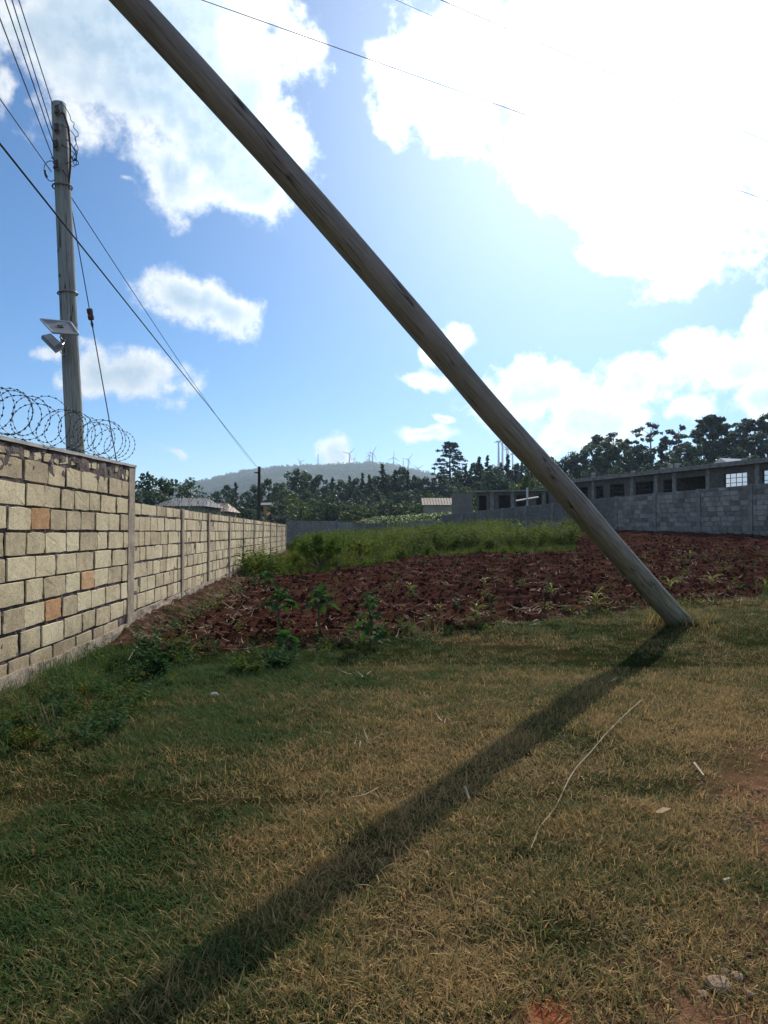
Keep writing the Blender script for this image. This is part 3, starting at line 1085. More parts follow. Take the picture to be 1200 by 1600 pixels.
def slab_face(fr, t0, t1, zb, zt, thick, cell, off, amp, seed, top_rough=0.0):
    """wall core: rough front grid + back, top and ends, in local coordinates"""
    nt_, = (max(2, int((t1 - t0) / cell)),)
    nz = max(2, int(2.4 / cell))
    T = np.linspace(t0, t1, nt_ + 1)
    vs, fs = [], []
    for j in range(nz + 1):
        for i in range(nt_ + 1):
            t = T[i]
            b, tp = zb(t), zt(t)
            z_ = b + (tp - b) * j / nz
            nse = float(fbm(t * 7, z_ * 9, seed, 3) - 0.5)
            y_ = off - amp * nse * 2
            if top_rough:
                k = float(sstep(z_, tp - 0.42, tp - 0.1)) * top_rough
                y_ -= k * (0.018 + 0.05 * float(fbm(t * 4.5, z_ * 6, seed + 9, 3) - 0.45))
            vs.append((t, y_, z_))
    w_ = nt_ + 1
    for j in range(nz):
        for i in range(nt_):
            a = j * w_ + i
            fs.append((a, a + 1, a + w_ + 1, a + w_))
    o = len(vs)
    for i in range(w_):
        vs.append((T[i], thick, zt(T[i])))
    for i in range(nt_):
        fs.append((nz * w_ + i, nz * w_ + i + 1, o + i + 1, o + i))
    o2 = len(vs)
    for i in range(w_):
        vs.append((T[i], thick, zb(T[i])))
    for i in range(nt_):
        fs.append((o + i, o + i + 1, o2 + i + 1, o2 + i))
    for e in (0, nt_):
        col = [j * w_ + e for j in range(nz + 1)]
        fs.append(tuple(col + [o + e, o2 + e]))
    m = MB()
    m.add(vs, fs)
    return m


def lay_stones(root, fr, t_from, t_to, zb, zt, pillars, course, z_ref, meshes, lens, limit, depth=0.07, proud=0.016, gap=(0.003, 0.03), seed=1, special=None, top_cut=0.04, pw=0.1, joint=0.02):
    """stones between the pillars; nearest ones (smallest t) as parts up to the limit, the others joined"""
    rr = random.Random(seed)
    spans = []
    edges = [t_from] + list(pillars) + [t_to]
    specs = []
    for a, b in zip(edges[:-1], edges[1:]):
        a2 = a + (pw if a in pillars else 0.0)
        b2 = b - (pw if b in pillars else 0.0)
        if b2 - a2 < 0.15:
            continue
        k0 = int(math.floor((min(zb(a2), zb(b2)) - z_ref) / course)) - 1
        for k in range(k0, k0 + 16):
            z0 = z_ref + k * course + rr.uniform(-0.006, 0.006)
            t = a2 + (rr.uniform(-0.3, 0.0) * lens[0])
            while t < b2 - 0.05:
                L = rr.uniform(*lens)
                g = rr.uniform(*gap)
                s0, s1 = max(t, a2), min(t + L, b2 - 0.008)
                t += L + g
                if s1 - s0 < 0.07:
                    continue
                tm = (s0 + s1) / 2
                lo, hi = z0 + joint * rr.uniform(0.3, 0.7), z0 + course - joint * rr.uniform(0.3, 0.7)
                if hi < zb(tm) + 0.1 or lo < zb(tm) - 0.02:
                    continue
                top = zt(tm) - top_cut
                if lo > top - 0.06:
                    continue
                hi = min(hi, top)
                specs.append((s0, s1, lo, hi))
    specs.sort(key=lambda q: q[0])
    rest = MB()
    cnt = 0
    for i, (s0, s1, lo, hi) in enumerate(specs):
        me = meshes[rr.randrange(len(meshes))]
        if special and special((s0 + s1) / 2, (lo + hi) / 2, s1 - s0):
            me = SVO[rr.randrange(len(SVO))]
        pr = proud + rr.uniform(-0.008, 0.008)
        mat = fr.M @ Matrix.Translation((s0, -pr, lo)) @ Matrix.Rotation(rr.uniform(-0.012, 0.012), 4, 'Y') @ Matrix.Diagonal((s1 - s0, depth, hi - lo, 1))
        if cnt < limit:
            o = bpy.data.objects.new('stone', me)
            COL.objects.link(o)
            o.parent = root
            o.matrix_world = mat
            o.matrix_local = root.matrix_world.inverted() @ mat if False else Matrix.Translation(-root.location) @ mat
            cnt += 1
        else:
            rest.add([Matrix.Translation(-root.location) @ mat @ v.co for v in me.vertices], [tuple(p.vertices) for p in me.polygons])
    if rest.v:
        o = rest.build('stone_courses', meshes[0].materials[0], root)
        o['kind'] = 'stuff'
    return cnt


def local(root, fr, m):
    """local wall coordinates -> children of root (root only translated)"""
    T = Matrix.Translation(-root.location) @ fr.M
    m.v = [tuple(T @ Vector(p)) for p in m.v]
    return m


# ---- near tall wall on the left
Y0, Y1 = 3.4, 11.32
fr = WallFrame((float(wall_x(Y0)), Y0), (float(wall_x(Y1)), Y1), (1, 0))
KL = fr.L / (Y1 - Y0)
zt1 = lambda t: 2.33 + (t / KL + Y0 - 7) * (0.11 / 4.3)
zb1 = lambda t: float(H(*fr.pos(t))) - 0.25
wall = empty('stone_wall', (float(wall_x(7)), 7, 0), 'tall near wall of tan quarry stone blocks with concrete coping and a coil of razor wire along it', 'wall', 'quarry stone boundary walls')
local(wall, fr, slab_face(fr, 0, fr.L, zb1, zt1, 0.2, 0.04, 0.004, 0.026, 51, 1.0)).build('mortar', MAT['mortar'], wall)
ORANGE = [at(64, 808, 7.9), at(140, 902, 9.3), at(94, 945, 8.5), at(182, 770, 10.6)][:3]


def is_orange(t, z, L):
    x_, y_ = fr.pos(t)
    for o in ORANGE:
        if abs(o[2] - z) < 0.125 and abs(o[1] - y_) < L / 2 + 0.015:
            return True
    return False


zfoot = lambda t: float(H(*fr.pos(t))) + 0.06
lay_stones(wall, fr, 0, fr.L, zfoot, zt1, [fr.L - 0.1], 0.24, 1.5, SV, (0.38, 0.68), 300, seed=5, special=is_orange, top_cut=0.13, pw=0.1, proud=0.02)
# broken bits set in mortar under the coping
rr = random.Random(8)
t = 0.1
while t < fr.L - 0.25:
    L = rr.uniform(0.12, 0.26)
    z_ = zt1(t) - 0.13
    if rr.random() < 0.75:
        o = bpy.data.objects.new('stone', SV[rr.randrange(len(SV))])
        COL.objects.link(o)
        o.parent = wall
        o.matrix_local = Matrix.Translation(-wall.location) @ fr.M @ Matrix.Translation((t, -0.02, z_ + rr.uniform(-0.01, 0.02))) @ Matrix.Rotation(rr.uniform(-0.2, 0.2), 4, 'Y') @ Matrix.Diagonal((L, 0.07, rr.uniform(0.07, 0.1), 1))
    t += L + rr.uniform(0.02, 0.12)
m = MB()
nseg = 30
for i in range(nseg):
    a, b = fr.L * i / nseg, fr.L * (i + 1) / nseg
m.v, m.f = [], []
pts = [(-0.045, 0.0), (-0.045 + 0.004, 0.035), (0.235, 0.04), (0.235, 0.0)]
for i in range(nseg + 1):
    t = fr.L * i / nseg + (0.03 if i == nseg else 0)
    for (y_, z_) in pts:
        m.v.append((t, y_ + rr.uniform(-0.004, 0.004), zt1(t) + z_ + rr.uniform(-0.003, 0.003)))
for i in range(nseg):
    for k in range(4):
        a = i * 4 + k
        b = i * 4 + (k + 1) % 4
        m.f.append((a, b, b + 4, a + 4))
m.f += [(0, 1, 2, 3), (nseg * 4 + 3, nseg * 4 + 2, nseg * 4 + 1, nseg * 4)]
local(wall, fr, m).build('coping', MAT['coping'], wall)


def pillar(root, fr, t, zb, zt, w_, proud, thick, mat, cell=0.12, lean=0.0):
    m = MB()
    nz = max(3, int((zt - zb) / cell))
    vs, fs = [], []
    for j in range(nz + 1):
        z_ = zb + (zt - zb) * j / nz
        for (a, b) in ((-w_ / 2, -proud), (w_ / 2, -proud), (w_ / 2, thick), (-w_ / 2, thick)):
            vs.append((t + a + random.uniform(-0.007, 0.007) + lean * (j / nz - 1), b + random.uniform(-0.006, 0.004), z_))
    for j in range(nz):
        for k in range(4):
            a, b = j * 4 + k, j * 4 + (k + 1) % 4
            fs.append((a, b, b + 4, a + 4))
    fs.append(tuple(nz * 4 + k for k in range(4)))
    m.add(vs, fs)
    return local(root, fr, m).build('pillar', mat, root)


pillar(wall, fr, fr.L - 0.13, zb1(fr.L), zt1(fr.L) - 0.002, 0.31, 0.03, 0.19, MAT['concrete'], lean=0.05)
# rough footing
m = slab_face(fr, 0, fr.L + 0.05, lambda t: zb1(t), lambda t: float(H(*fr.pos(t))) + 0.13 + 0.05 * float(fbm(t * 2, 0, 4, 2)), 0.1, 0.08, -0.035, 0.02, 63)
local(wall, fr, m).build('footing', MAT['concrete'], wall)

# ---- lower second wall running back
Y2, Y3 = 11.36, 39.8
fr2 = WallFrame((float(wall_x(Y2)) - 0.03, Y2), (float(wall_x(Y3)) - 0.03, Y3), (1, 0))
zt2 = lambda t: 1.93 - 0.10 * t / fr2.L
zb2 = lambda t: float(H(*fr2.pos(t))) - 0.25
PIL = [14.8, 17.6, 20.7, 23.5, 26.2, 29.0, 31.8, 34.6, 37.3, 39.6]
PT = [(p - Y2) / (Y3 - Y2) * fr2.L for p in PIL]
wall2 = empty('stone_wall', (float(wall_x(12)), 12, 0), 'long lower wall of tan stone with evenly spaced concrete pillars running back to the trees', 'wall', 'quarry stone boundary walls')
local(wall2, fr2, slab_face(fr2, 0, fr2.L, zb2, zt2, 0.2, 0.08, 0.003, 0.018, 52)).build('mortar', MAT['mortar'], wall2)
zf2 = lambda t: float(H(*fr2.pos(t))) + 0.2 - 0.05 * min(1, t / 10)
lay_stones(wall2, fr2, 0.0, fr2.L, zf2, zt2, PT, 0.237, 1.737, SV, (0.3, 0.55), 300, seed=6, top_cut=0.004, pw=0.1, proud=0.012)
for t in PT:
    pillar(wall2, fr2, t, zb2(t), zt2(t) + 0.012, 0.17, 0.035, 0.19, MAT['concrete'])
m = slab_face(fr2, 0, fr2.L, zb2, lambda t: float(H(*fr2.pos(t))) + 0.2 + 0.1 * float(fbm(t * 1.3, 0, 14, 2)), 0.1, 0.1, -0.03, 0.03, 64)
local(wall2, fr2, m).build('footing', MAT['concrete'], wall2)


yy = np.concatenate([np.arange(9.2, 20, 0.06), np.arange(20, 39.5, 0.15)])
dd = np.linspace(-0.05, 0.95, 20)
V = []
for y_ in yy:
    for d_ in dd:
        V.append((float(wall_x(y_)) + d_, y_, 0))
V = np.array(V)
V[:, 2] = bank_z(V[:, 0], V[:, 1])
i = (np.arange(len(yy) - 1)[:, None] * len(dd) + np.arange(len(dd) - 1)[None]).ravel()
MAT['bank'] = simple('banked_earth', [(0.04, 0.018, 0.012), (0.09, 0.05, 0.036), (0.2, 0.14, 0.1)], 7, 1.0, 1.0, 0.03, spec=0.0)
link('earth_bank', npmesh('earth_bank', V, np.stack([i, i + 1, i + len(dd) + 1, i + len(dd)], 1), MAT['bank']), kind='structure')

# ---- grey wall across the right side
RY0, RY1 = 25.5, 62.0
fr3 = WallFrame((float(rwall_x(RY0)), RY0), (float(rwall_x(RY1)), RY1), (-1, -0.4))


def zt3(t):
    y_ = fr3.pos(t)[1]
    return float(np.interp(y_, [25, 33, 44.6, 54.3, 62], [3.62, 3.56, 3.33, 3.04, 2.8]))


zb3 = lambda t: float(H(*fr3.pos(t))) - 0.25
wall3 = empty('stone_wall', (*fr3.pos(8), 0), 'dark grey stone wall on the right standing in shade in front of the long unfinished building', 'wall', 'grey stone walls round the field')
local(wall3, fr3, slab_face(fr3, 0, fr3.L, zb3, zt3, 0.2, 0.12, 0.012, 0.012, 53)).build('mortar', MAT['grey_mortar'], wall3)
ks = fr3.L / (RY1 - RY0)
PT3 = [3.0 * i for i in range(1, 13)]
# parts should be the stones in view: skip the stretch outside the frame for the limit by laying it second
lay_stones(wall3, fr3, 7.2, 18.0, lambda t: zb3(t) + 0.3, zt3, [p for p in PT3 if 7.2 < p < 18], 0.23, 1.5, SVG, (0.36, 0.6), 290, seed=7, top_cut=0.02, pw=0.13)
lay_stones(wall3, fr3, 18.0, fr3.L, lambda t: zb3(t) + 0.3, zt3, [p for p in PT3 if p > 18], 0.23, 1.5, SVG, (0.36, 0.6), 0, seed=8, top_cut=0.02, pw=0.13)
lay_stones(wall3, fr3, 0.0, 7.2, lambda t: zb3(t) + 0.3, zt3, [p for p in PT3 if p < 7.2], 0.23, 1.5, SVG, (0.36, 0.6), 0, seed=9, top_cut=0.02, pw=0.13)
for t in PT3:
    pillar(wall3, fr3, t, zb3(t), zt3(t) + 0.03, 0.22, 0.05, 0.2, MAT['grey_mortar'], 0.3)

# ---- far wall closing the field
fr4 = WallFrame((-7.4, 58.5), (4.3, 62.6), (0, -1))


def zt4(t):
    return [2.42, 2.38, 2.25, 2.15, 2.1, 2.05, 2.2, 2.35][min(7, int(t / 1.56))] if t > 4 else 2.3


zb4 = lambda t: float(H(*fr4.pos(t))) - 0.25
wall4 = empty('stone_wall', (*fr4.pos(5), 0), 'stepped dark wall closing the far end of the field below the green terrace', 'wall', 'grey stone walls round the field')
edges = [0, 4, 5.3, 6.24, 7.8, 9.36, 10.92, fr4.L]
m = MB()
for a, b in zip(edges[:-1], edges[1:]):
    tm = (a + b) / 2
    m.box((a, 0.012, zb4(tm)), (b, 0.2, zt4(tm)))
local(wall4, fr4, m).build('mortar', MAT['grey_mortar'], wall4)
for a, b in zip(edges[:-1], edges[1:]):
    lay_stones(wall4, fr4, a, b, lambda t: zb4(t) + 0.3, lambda t, q=(a + b) / 2: zt4(q), [], 0.23, 1.5, SVG, (0.36, 0.6), 0, seed=17, top_cut=0.02)
for t in edges[1:]:
    pillar(wall4, fr4, t - 0.05, zb4(t - 0.1), zt4(t - 0.1) + 0.04, 0.2, 0.05, 0.2, MAT['grey_mortar'], 0.4)


# ------------------------------------------------------------------ razor wire
def razor(name, fr, t0, t1, zfun, yoff, rad, pitch, seed, label, squash=1.0, wire_r=0.0028, step=0.045):
    rr = random.Random(seed)
    root = empty(name, fr.M @ Vector(((t0 + t1) / 2, yoff, zfun((t0 + t1) / 2))), label, 'razor wire', 'razor wire coils on the walls')
    T = Matrix.Translation(-root.location) @ fr.M
    coil, barbs = MB(), MB()
    n = int((t1 - t0) / pitch)
    for hand in (1, -1):
        pts = []
        ph0 = rr.uniform(0, 6.28)
        rj = [rad * rr.uniform(0.68, 1.15) for _ in range(n + 3)]
        sj = [rr.uniform(-0.45, 0.45) * pitch for _ in range(n + 3)]
        S = 22
        for i in range(n * S):
            q = i / S
            k = int(q)
            f_ = q - k
            rq = rj[k] * (1 - f_) + rj[k + 1] * f_
            t = t0 + q * pitch + (sj[k] * (1 - f_) + sj[k + 1] * f_)
            a = ph0 + hand * 2 * math.pi * q
            # coil leans along the wall
            lean = 0.28 * hand * math.sin(a) * rq
            pts.append(T @ Vector((t + lean, yoff + rq * squash * math.cos(a), zfun(t) + rad * 0.97 + rq * math.sin(a))))
        coil.tube(pts, wire_r, 4)
        acc = 0
        for p, q in zip(pts[:-1], pts[1:]):
            acc += (q - p).length
            if acc > step:
                acc = 0
                d = (q - p).normalized()
                s = d.cross(Vector((rr.uniform(-1, 1), rr.uniform(-1, 1), rr.uniform(-1, 1)))).normalized()
                b2 = d.cross(s)
                L, W = 0.019, 0.0105
                barbs.add([p - d * L, p + s * W, p + d * L, p - s * W, p + b2 * W, p - b2 * W],
                          [(0, 1, 4), (1, 2, 4), (2, 3, 4), (3, 0, 4), (0, 5, 1), (1, 5, 2), (2, 5, 3), (3, 5, 0)])
    coil.build('coil', MAT['wire'] if wire_r < 0.004 else MAT['galv'], root)
    b = barbs.build('barbs', MAT['wire'] if wire_r < 0.004 else MAT['galv'], root)
    b['kind'] = 'stuff'
    return root


razor('razor_wire', fr, 0.2, fr.L + 0.1, lambda t: zt1(t) + 0.05, 0.1, 0.262, 0.5, 21, 'dark coil of razor wire sprawling along the top of the tall near wall')
razor('razor_wire', fr2, 0.6, fr2.L - 1, lambda t: zt2(t) + 0.0, 0.16, 0.19, 0.8, 22, 'thin silvery razor wire coil along the top of the long lower wall', wire_r=0.0026, step=0.16)

# ------------------------------------------------------------------ leaning stay pole
B0 = np.array([4.56, 11.85, 0.0])
S2 = np.array([-0.72, 2.50, 0.0])
pn = np.cross(ray(1064, 980), ray(198, 0))
pd = np.cross(np.cross(S2 - B0, sd), pn)
pd /= np.linalg.norm(pd)
if pd[2] < 0:
    pd = -pd
B0[2] = float(H(B0[0], B0[1]))
PL = 12.6


def wood_pole(name_mesh, length, r0, r1, seed, mat, nseg=40, ns=20, wob=0.01, below=0.6, parent=None):
    rr = np.random.default_rng(seed)
    vs, fs = [], []
    for i in range(nseg + 1):
        s = -below + (length + below) * i / nseg
        t = max(0, s) / length
        rad = r0 + (r1 - r0) * t
        rad *= 1 + 0.09 * (float(fbm(s * 1.1, seed, 3, 3)) - 0.5)
        cx = wob * 2 * (float(fbm(s * 0.35, 1.7, seed, 2)) - 0.5)
        cy = wob * 2 * (float(fbm(s * 0.35, 9.1, seed + 5, 2)) - 0.5)
        for k in range(ns):
            a = 2 * math.pi * k / ns
            rk = rad * (1 + 0.12 * (float(fbm(math.cos(a) * 1.5 + 5, math.sin(a) * 1.5 + s * 0.15, seed + 2, 2)) - 0.5))
            vs.append((cx + rk * math.cos(a), cy + rk * math.sin(a), s))
    for i in range(nseg):
        for k in range(ns):
            k2 = (k + 1) % ns
            fs.append((i * ns + k, i * ns + k2, (i + 1) * ns + k2, (i + 1) * ns + k))
    fs.append(tuple(nseg * ns + k for k in range(ns)))
    m = MB()
    m.add(vs, fs)
    return m.mesh(name_mesh, mat, True)


stay = empty('stay_pole', tuple(B0), 'thick grey weathered wooden pole leaning steeply across the view from the grass edge', 'pole')
stay.rotation_mode = 'QUATERNION'
stay.rotation_quaternion = Vector(pd).to_track_quat('Z', 'Y')
link('shaft', wood_pole('shaft', PL, 0.168, 0.086, 31, MAT['stay_pole'], 70, 28, 0.07), stay)
# frayed, rain-darkened collar of earth and root-like splinters at the foot
m = MB()
for k in range(46):
    a = 2 * math.pi * k / 46 + random.uniform(-.2, .2)
    rr0 = random.uniform(0.15, 0.34)
    p = Vector((B0[0] + 0.02 + rr0 * math.cos(a), B0[1] + rr0 * math.sin(a), B0[2]))
    s = random.uniform(0.015, 0.055)
    rot = Euler((random.random() * 6, random.random() * 6, random.random() * 6)).to_matrix().to_4x4()
    m.box((-s, -s, -s * 0.6), (s, s, s * 0.6), Matrix.Translation(p) @ rot, s * 0.25)
o = m.build('earth_clods', MAT['bank'])
tag(o, kind='stuff')

# ------------------------------------------------------------------ power pole behind the wall with its fittings
PY = 10.4
ptop, pbot = Vector(at(91, 162, PY)), Vector(at(118, 705, PY))
pdir = (ptop - pbot).normalized()
gz = 0.02
pbase = pbot - pdir * ((pbot.z - gz) / pdir.z)
plen = (ptop - pbase).length
pole = empty('utility_pole', pbase, 'tall weathered wooden power pole behind the tall stone wall, carrying a small solar floodlight', 'utility pole', 'utility poles')
pole.rotation_mode = 'QUATERNION'
pole.rotation_quaternion = pdir.to_track_quat('Z', 'Y')
pq = pole.rotation_quaternion.to_matrix()
link('shaft', wood_pole('shaft', plen, 0.128, 0.098, 33, MAT['pole'], 40, 18, 0.012), pole)
PMI = Matrix.Translation(pbase) @ pq.to_4x4()
PINV = PMI.inverted()


def on_pole(u, v, dy=0.0):
    return PINV @ Vector(at(u, v, PY + dy))


m = MB()
pts = [on_pole(90, 170, -0.1), on_pole(100, 178, -0.1), on_pole(107, 200, -0.05), on_pole(110, 232, -0.03), on_pole(110, 262, -0.02), on_pole(107, 290, -0.02), on_pole(106, 330, 0), on_pole(109, 400, 0), on_pole(113, 460, 0), on_pole(119, 560, 0), on_pole(127, 690, 0), on_pole(131, 740, 0)]
m.tube(pts, [0.012, 0.014] + [0.017] * (len(pts) - 2), 8)
m.build('conduit', MAT['rust_pipe'], pole, True)
for (u, v) in ((88, 200), (87, 226), (87, 258), (89, 172)):
    c = on_pole(u, v, -0.12)
    m = MB()
    ax = Vector((0, 0, 1))
    m.tube([c + Vector((0, 0, z_)) for z_ in (-0.055, -0.045, -0.02, 0.0, 0.02, 0.045, 0.055)], [0.016, 0.036, 0.036, 0.022, 0.036, 0.036, 0.016], 10)
    o = m.build('insulator', MAT['insul'], pole, True)
    m = MB()
    m.tube([c + Vector(p) for p in ((0, -0.02, 0.064), (0.02, 0.05, 0.064), (0.03, 0.06, 0.05), (0.03, 0.06, -0.05), (0.02, 0.05, -0.064), (0, -0.02, -0.064))], 0.009, 6)
    m.build('bracket', MAT['galv'], o)
for (u, v) in ((100, 292), (117, 458)):
    c = on_pole(u, v)
    m = MB()
    m.tube([Vector((0.128 * math.cos(a), 0.128 * math.sin(a), c.z)) for a in np.linspace(0, 6.283, 17)], 0.012, 6, False)
    m.build('clamp_band', MAT['galv'], pole)
# loose service wires curling beside the pole head
m = MB()


def pxs(seq, dy=-0.08):
    return [on_pole(u, v, dy) for u, v in seq]


def smooth(pts, n=6):
    out = []
    for i in range(len(pts) - 1):
        p0, p1, p2, p3 = pts[max(i - 1, 0)], pts[i], pts[i + 1], pts[min(i + 2, len(pts) - 1)]
        for k in range(n):
            t = k / n
            out.append(0.5 * ((2 * p1) + (-p0 + p2) * t + (2 * p0 - 5 * p1 + 4 * p2 - p3) * t * t + (-p0 + 3 * p1 - 3 * p2 + p3) * t ** 3))
    out.append(pts[-1])
    return out


for seq, rad in (([(94, 160), (102, 168), (109, 180), (111, 188), (116, 193), (115, 199), (121, 206), (122, 212), (117, 216), (120, 226), (122, 234), (117, 240), (114, 246), (120, 250), (123, 256), (117, 258), (115, 252), (119, 248)], 0.005),
                 ([(90, 192), (100, 197), (110, 204), (117, 213), (119, 224), (116, 231), (121, 238), (118, 246), (113, 252), (108, 254), (102, 256)], 0.005),
                 ([(103, 218), (109, 222), (115, 232), (119, 240), (119, 250), (114, 250), (112, 244)], 0.008),
                 ([(84, 252), (76, 252), (70, 258), (69, 267), (72, 277), (79, 283), (86, 281)], 0.006),
                 ([(71, 266), (71, 271), (74, 277)], 0.012),
                 ([(80, 246), (88, 253), (98, 266), (105, 276)], 0.006),
                 ([(96, 226), (108, 233), (117, 241), (120, 252), (116, 260), (110, 258)], 0.005)):
    m.tube(smooth(pxs(seq)), rad, 5)
m.build('loose_wires', MAT['wire'], pole)

# solar floodlight clamped to the pole (things of their own, hung on it)
lamp = empty('solar_floodlight', Vector(at(100, 530, PY)), 'small solar floodlight with tilted panel above clamped to the wooden power pole', 'floodlight')
LI = Matrix.Translation(-lamp.location)


def lp(u, v, Y):
    return LI @ Vector(at(u, v, Y))


def plate(quad, thick, name, mat, parent):
    q = [Vector(p) for p in quad]
    n = (q[1] - q[0]).cross(q[3] - q[0]).normalized() * thick
    m = MB()
    m.add(q + [p + n for p in q], [(0, 3, 2, 1), (4, 5, 6, 7), (0, 1, 5, 4), (1, 2, 6, 5), (2, 3, 7, 6), (3, 0, 4, 7)])
    return m.build(name, mat, parent)


pan_q = [lp(63, 498.5, 9.95), lp(110, 503, 10.2), lp(123, 522, 9.85), lp(82, 519, 9.6)]
pan = plate(pan_q, 0.02, 'solar_panel', MAT['grey_plastic'], lamp)
rimb = MB()
for a, b in zip(pan_q, pan_q[1:] + pan_q[:1]):
    rimb.tube([a, b], 0.011, 5)
rimb.build('panel_frame', MAT['white_metal'], pan)
c0 = sum(pan_q, Vector()) / 4
dn = Vector((0, 0, -0.012))
jb = [c0 + (p - c0) * 0.16 + dn for p in pan_q]
plate(jb, -0.02, 'junction_box', MAT['dark_frame'], pan)
fq = [lp(65, 524, 9.95), lp(79, 521, 10.1), lp(100, 540, 9.9), lp(88, 547, 9.75)]
head = plate(fq, 0.045, 'lamp_head', MAT['grey_plastic'], lamp)
cf = sum(fq, Vector()) / 4
nn_ = (fq[1] - fq[0]).cross(fq[3] - fq[0]).normalized()
lq = [cf + (p - cf) * 0.72 - nn_ * 0.004 + (fq[0] - cf) * 0.12 for p in fq]
plate(lq, -0.006, 'lamp_lens', MAT['lens'], head)
m = MB()
m.tube([lp(93, 541, 9.9), lp(98, 538, 10.1), lp(104, 527, 10.27)], 0.014, 6)
m.tube([lp(94, 527, 9.98), lp(99, 533, 10.2)], 0.01, 6)
m.tube([lp(94, 520, 9.9), lp(95, 530, 9.97), lp(94, 550, 10.0), lp(98, 555, 10.1), lp(104, 552, 10.2), lp(104, 545, 10.2), lp(98, 541, 10.1)], 0.005, 5)
m.build('bracket', MAT['galv'], lamp)


# overhead wires, each a thing
def wire(p, q, sag, rad, label, group='overhead wires', n=24, name='overhead_wire', mat=None):
    p, q = Vector(p), Vector(q)
    pts = []
    for i in range(n + 1):
        t = i / n
        pts.append(p.lerp(q, t) - Vector((0, 0, sag * 4 * t * (1 - t))))
    m = MB()
    c = pts[0]
    m.tube([a - c for a in pts], rad, 5)
    o = link(name, m.mesh(name, mat or MAT['wire']), label=label, cat='wire', group=group, loc=c)
    return o


FPY = 50.0
ftop = Vector(at(405, 729, FPY))
wire(at(-45, 168, 6.0), at(403, 731, FPY), 0.0, 0.0105, 'thick dark cable slanting down across the tall power pole towards the distant pole')
wire(at(106, 300, PY), at(400, 729, FPY), 0.25, 0.0065, 'thin wire running from the tall power pole away to the distant pole')
for (u, v, ue, ve, nm) in ((82, 163, -116, -450, 'topmost'), (82, 203, -122, -450, 'second from the top'), (84, 226, -144, -450, 'third from the top'), (84, 250, -110, -260, 'fourth from the top'), (80, 268, -130, -30, 'lowest')):
    wire(at(u, v, PY - 0.12), at(ue, ve, 5.0), 0.0, 0.0065, 'dark wire from the power pole head to upper left, %s of five' % nm)
wire(at(200, -41, 7.6), at(1300, 349, 14.6), 0.0, 0.0045, 'long dark wire crossing the sky from upper left, passing behind the leaning pole')
wire(at(560, -56, 8.2), at(1300, 265, 13.6), 0.0, 0.0045, 'dark wire at the top of the sky crossing the bright cloud')
wire(at(560, -26, 10.5), at(1300, 302, 16), 0.0, 0.003, 'faint thin wire just below the dark wire at the top of the sky')
# guy wire with its strain insulator
guy = empty('guy_wire', Vector(at(226, 966, 13.2)), 'steel guy wire with dark strain insulator beside the tall power pole', 'guy wire')
GI = Matrix.Translation(-guy.location)
g0, g1 = GI @ Vector(at(107, 300, PY)), GI @ Vector(at(226, 966, 13.2))
gt = g0.lerp(g1, 0.24)
# parameter of the insulator along the stay
best = min(np.linspace(0.1, 0.6, 200), key=lambda q: abs((lambda w_: 830 - (w_.z - EYE) / w_.y * F)(guy.location + g0.lerp(g1, float(q))) - 488))
gi_ = g0.lerp(g1, float(best))
m = MB()
m.tube([g0, gi_ + (g0 - gi_).normalized() * 0.06], 0.007, 5)
m.tube([gi_ + (g1 - gi_).normalized() * 0.06, g1], 0.008, 5)
m.build('wire', MAT['wire'], guy)
dg = (g1 - g0).normalized()
m = MB()
m.tube([gi_ + dg * s for s in (-0.085, -0.07, -0.02, 0.0, 0.02, 0.07, 0.085)], [0.03, 0.045, 0.045, 0.036, 0.045, 0.045, 0.03], 8)
m.build('strain_insulator', MAT['insul'], guy)
m = MB()
m.tube([gi_ + dg * 0.08, gi_ + dg * 0.14 + Vector((0.016, 0, 0)), gi_ + dg * 0.2], 0.008, 5)
m.tube([gi_ + dg * 0.08, gi_ + dg * 0.14 - Vector((0.016, 0, 0)), gi_ + dg * 0.2], 0.008, 5)
m.build('thimble', MAT['galv'], guy)

# distant pole
fb = Vector((ftop.x, ftop.y, float(H(ftop.x, ftop.y))))
far_pole = empty('utility_pole', fb, 'dark distant wooden pole rising behind the end of the long lower wall', 'utility pole', 'utility poles')
link('shaft', wood_pole('shaft', ftop.z - fb.z, 0.13, 0.09, 35, MAT['dark_pole'], 12, 10, 0.01), far_pole)
m = MB()
m.box((-0.3, -0.13, ftop.z - fb.z - 0.45), (0.02, -0.09, ftop.z - fb.z - 0.37))
m.build('bracket', MAT['dark_pole'], far_pole)


# ------------------------------------------------------------------ trees
def leaves_on(centres, radii, n, size, r_, squash=1.0, up=0.3, shell=0.55):
    """n leaf clumps spread through ellipsoid lobes"""
    centres = np.asarray(centres, float)
    radii = np.asarray(radii, float)
    vol = radii ** 2
    idx = r_.choice(len(centres), n, p=vol / vol.sum())
    d = r_.normal(size=(n, 3))
    d /= np.linalg.norm(d, axis=1)[:, None]
    rad = radii[idx] * (shell + (1 - shell) * r_.random(n)) * (0.9 + 0.25 * r_.random(n))
    p = centres[idx] + d * rad[:, None] * np.array([1, 1, squash])
    a = d + r_.normal(size=(n, 3)) * 0.8 + np.array([0, 0, up])
    a /= np.linalg.norm(a, axis=1)[:, None]
    t1 = np.cross(a, r_.normal(size=(n, 3)))
    t1 /= np.linalg.norm(t1, axis=1)[:, None]
    t2 = np.cross(a, t1)
    s = size * r_.uniform(0.5, 1.4, n)[:, None]
    asp = r_.uniform(0.45, 1.0, n)[:, None]
    v = np.stack([p - t1 * s, p + t2 * s * asp * 0.6, p + t1 * s, p - t2 * s * asp * 0.6], 1).reshape(-1, 3)
    f = np.arange(4 * n).reshape(n, 4)
    return v, f


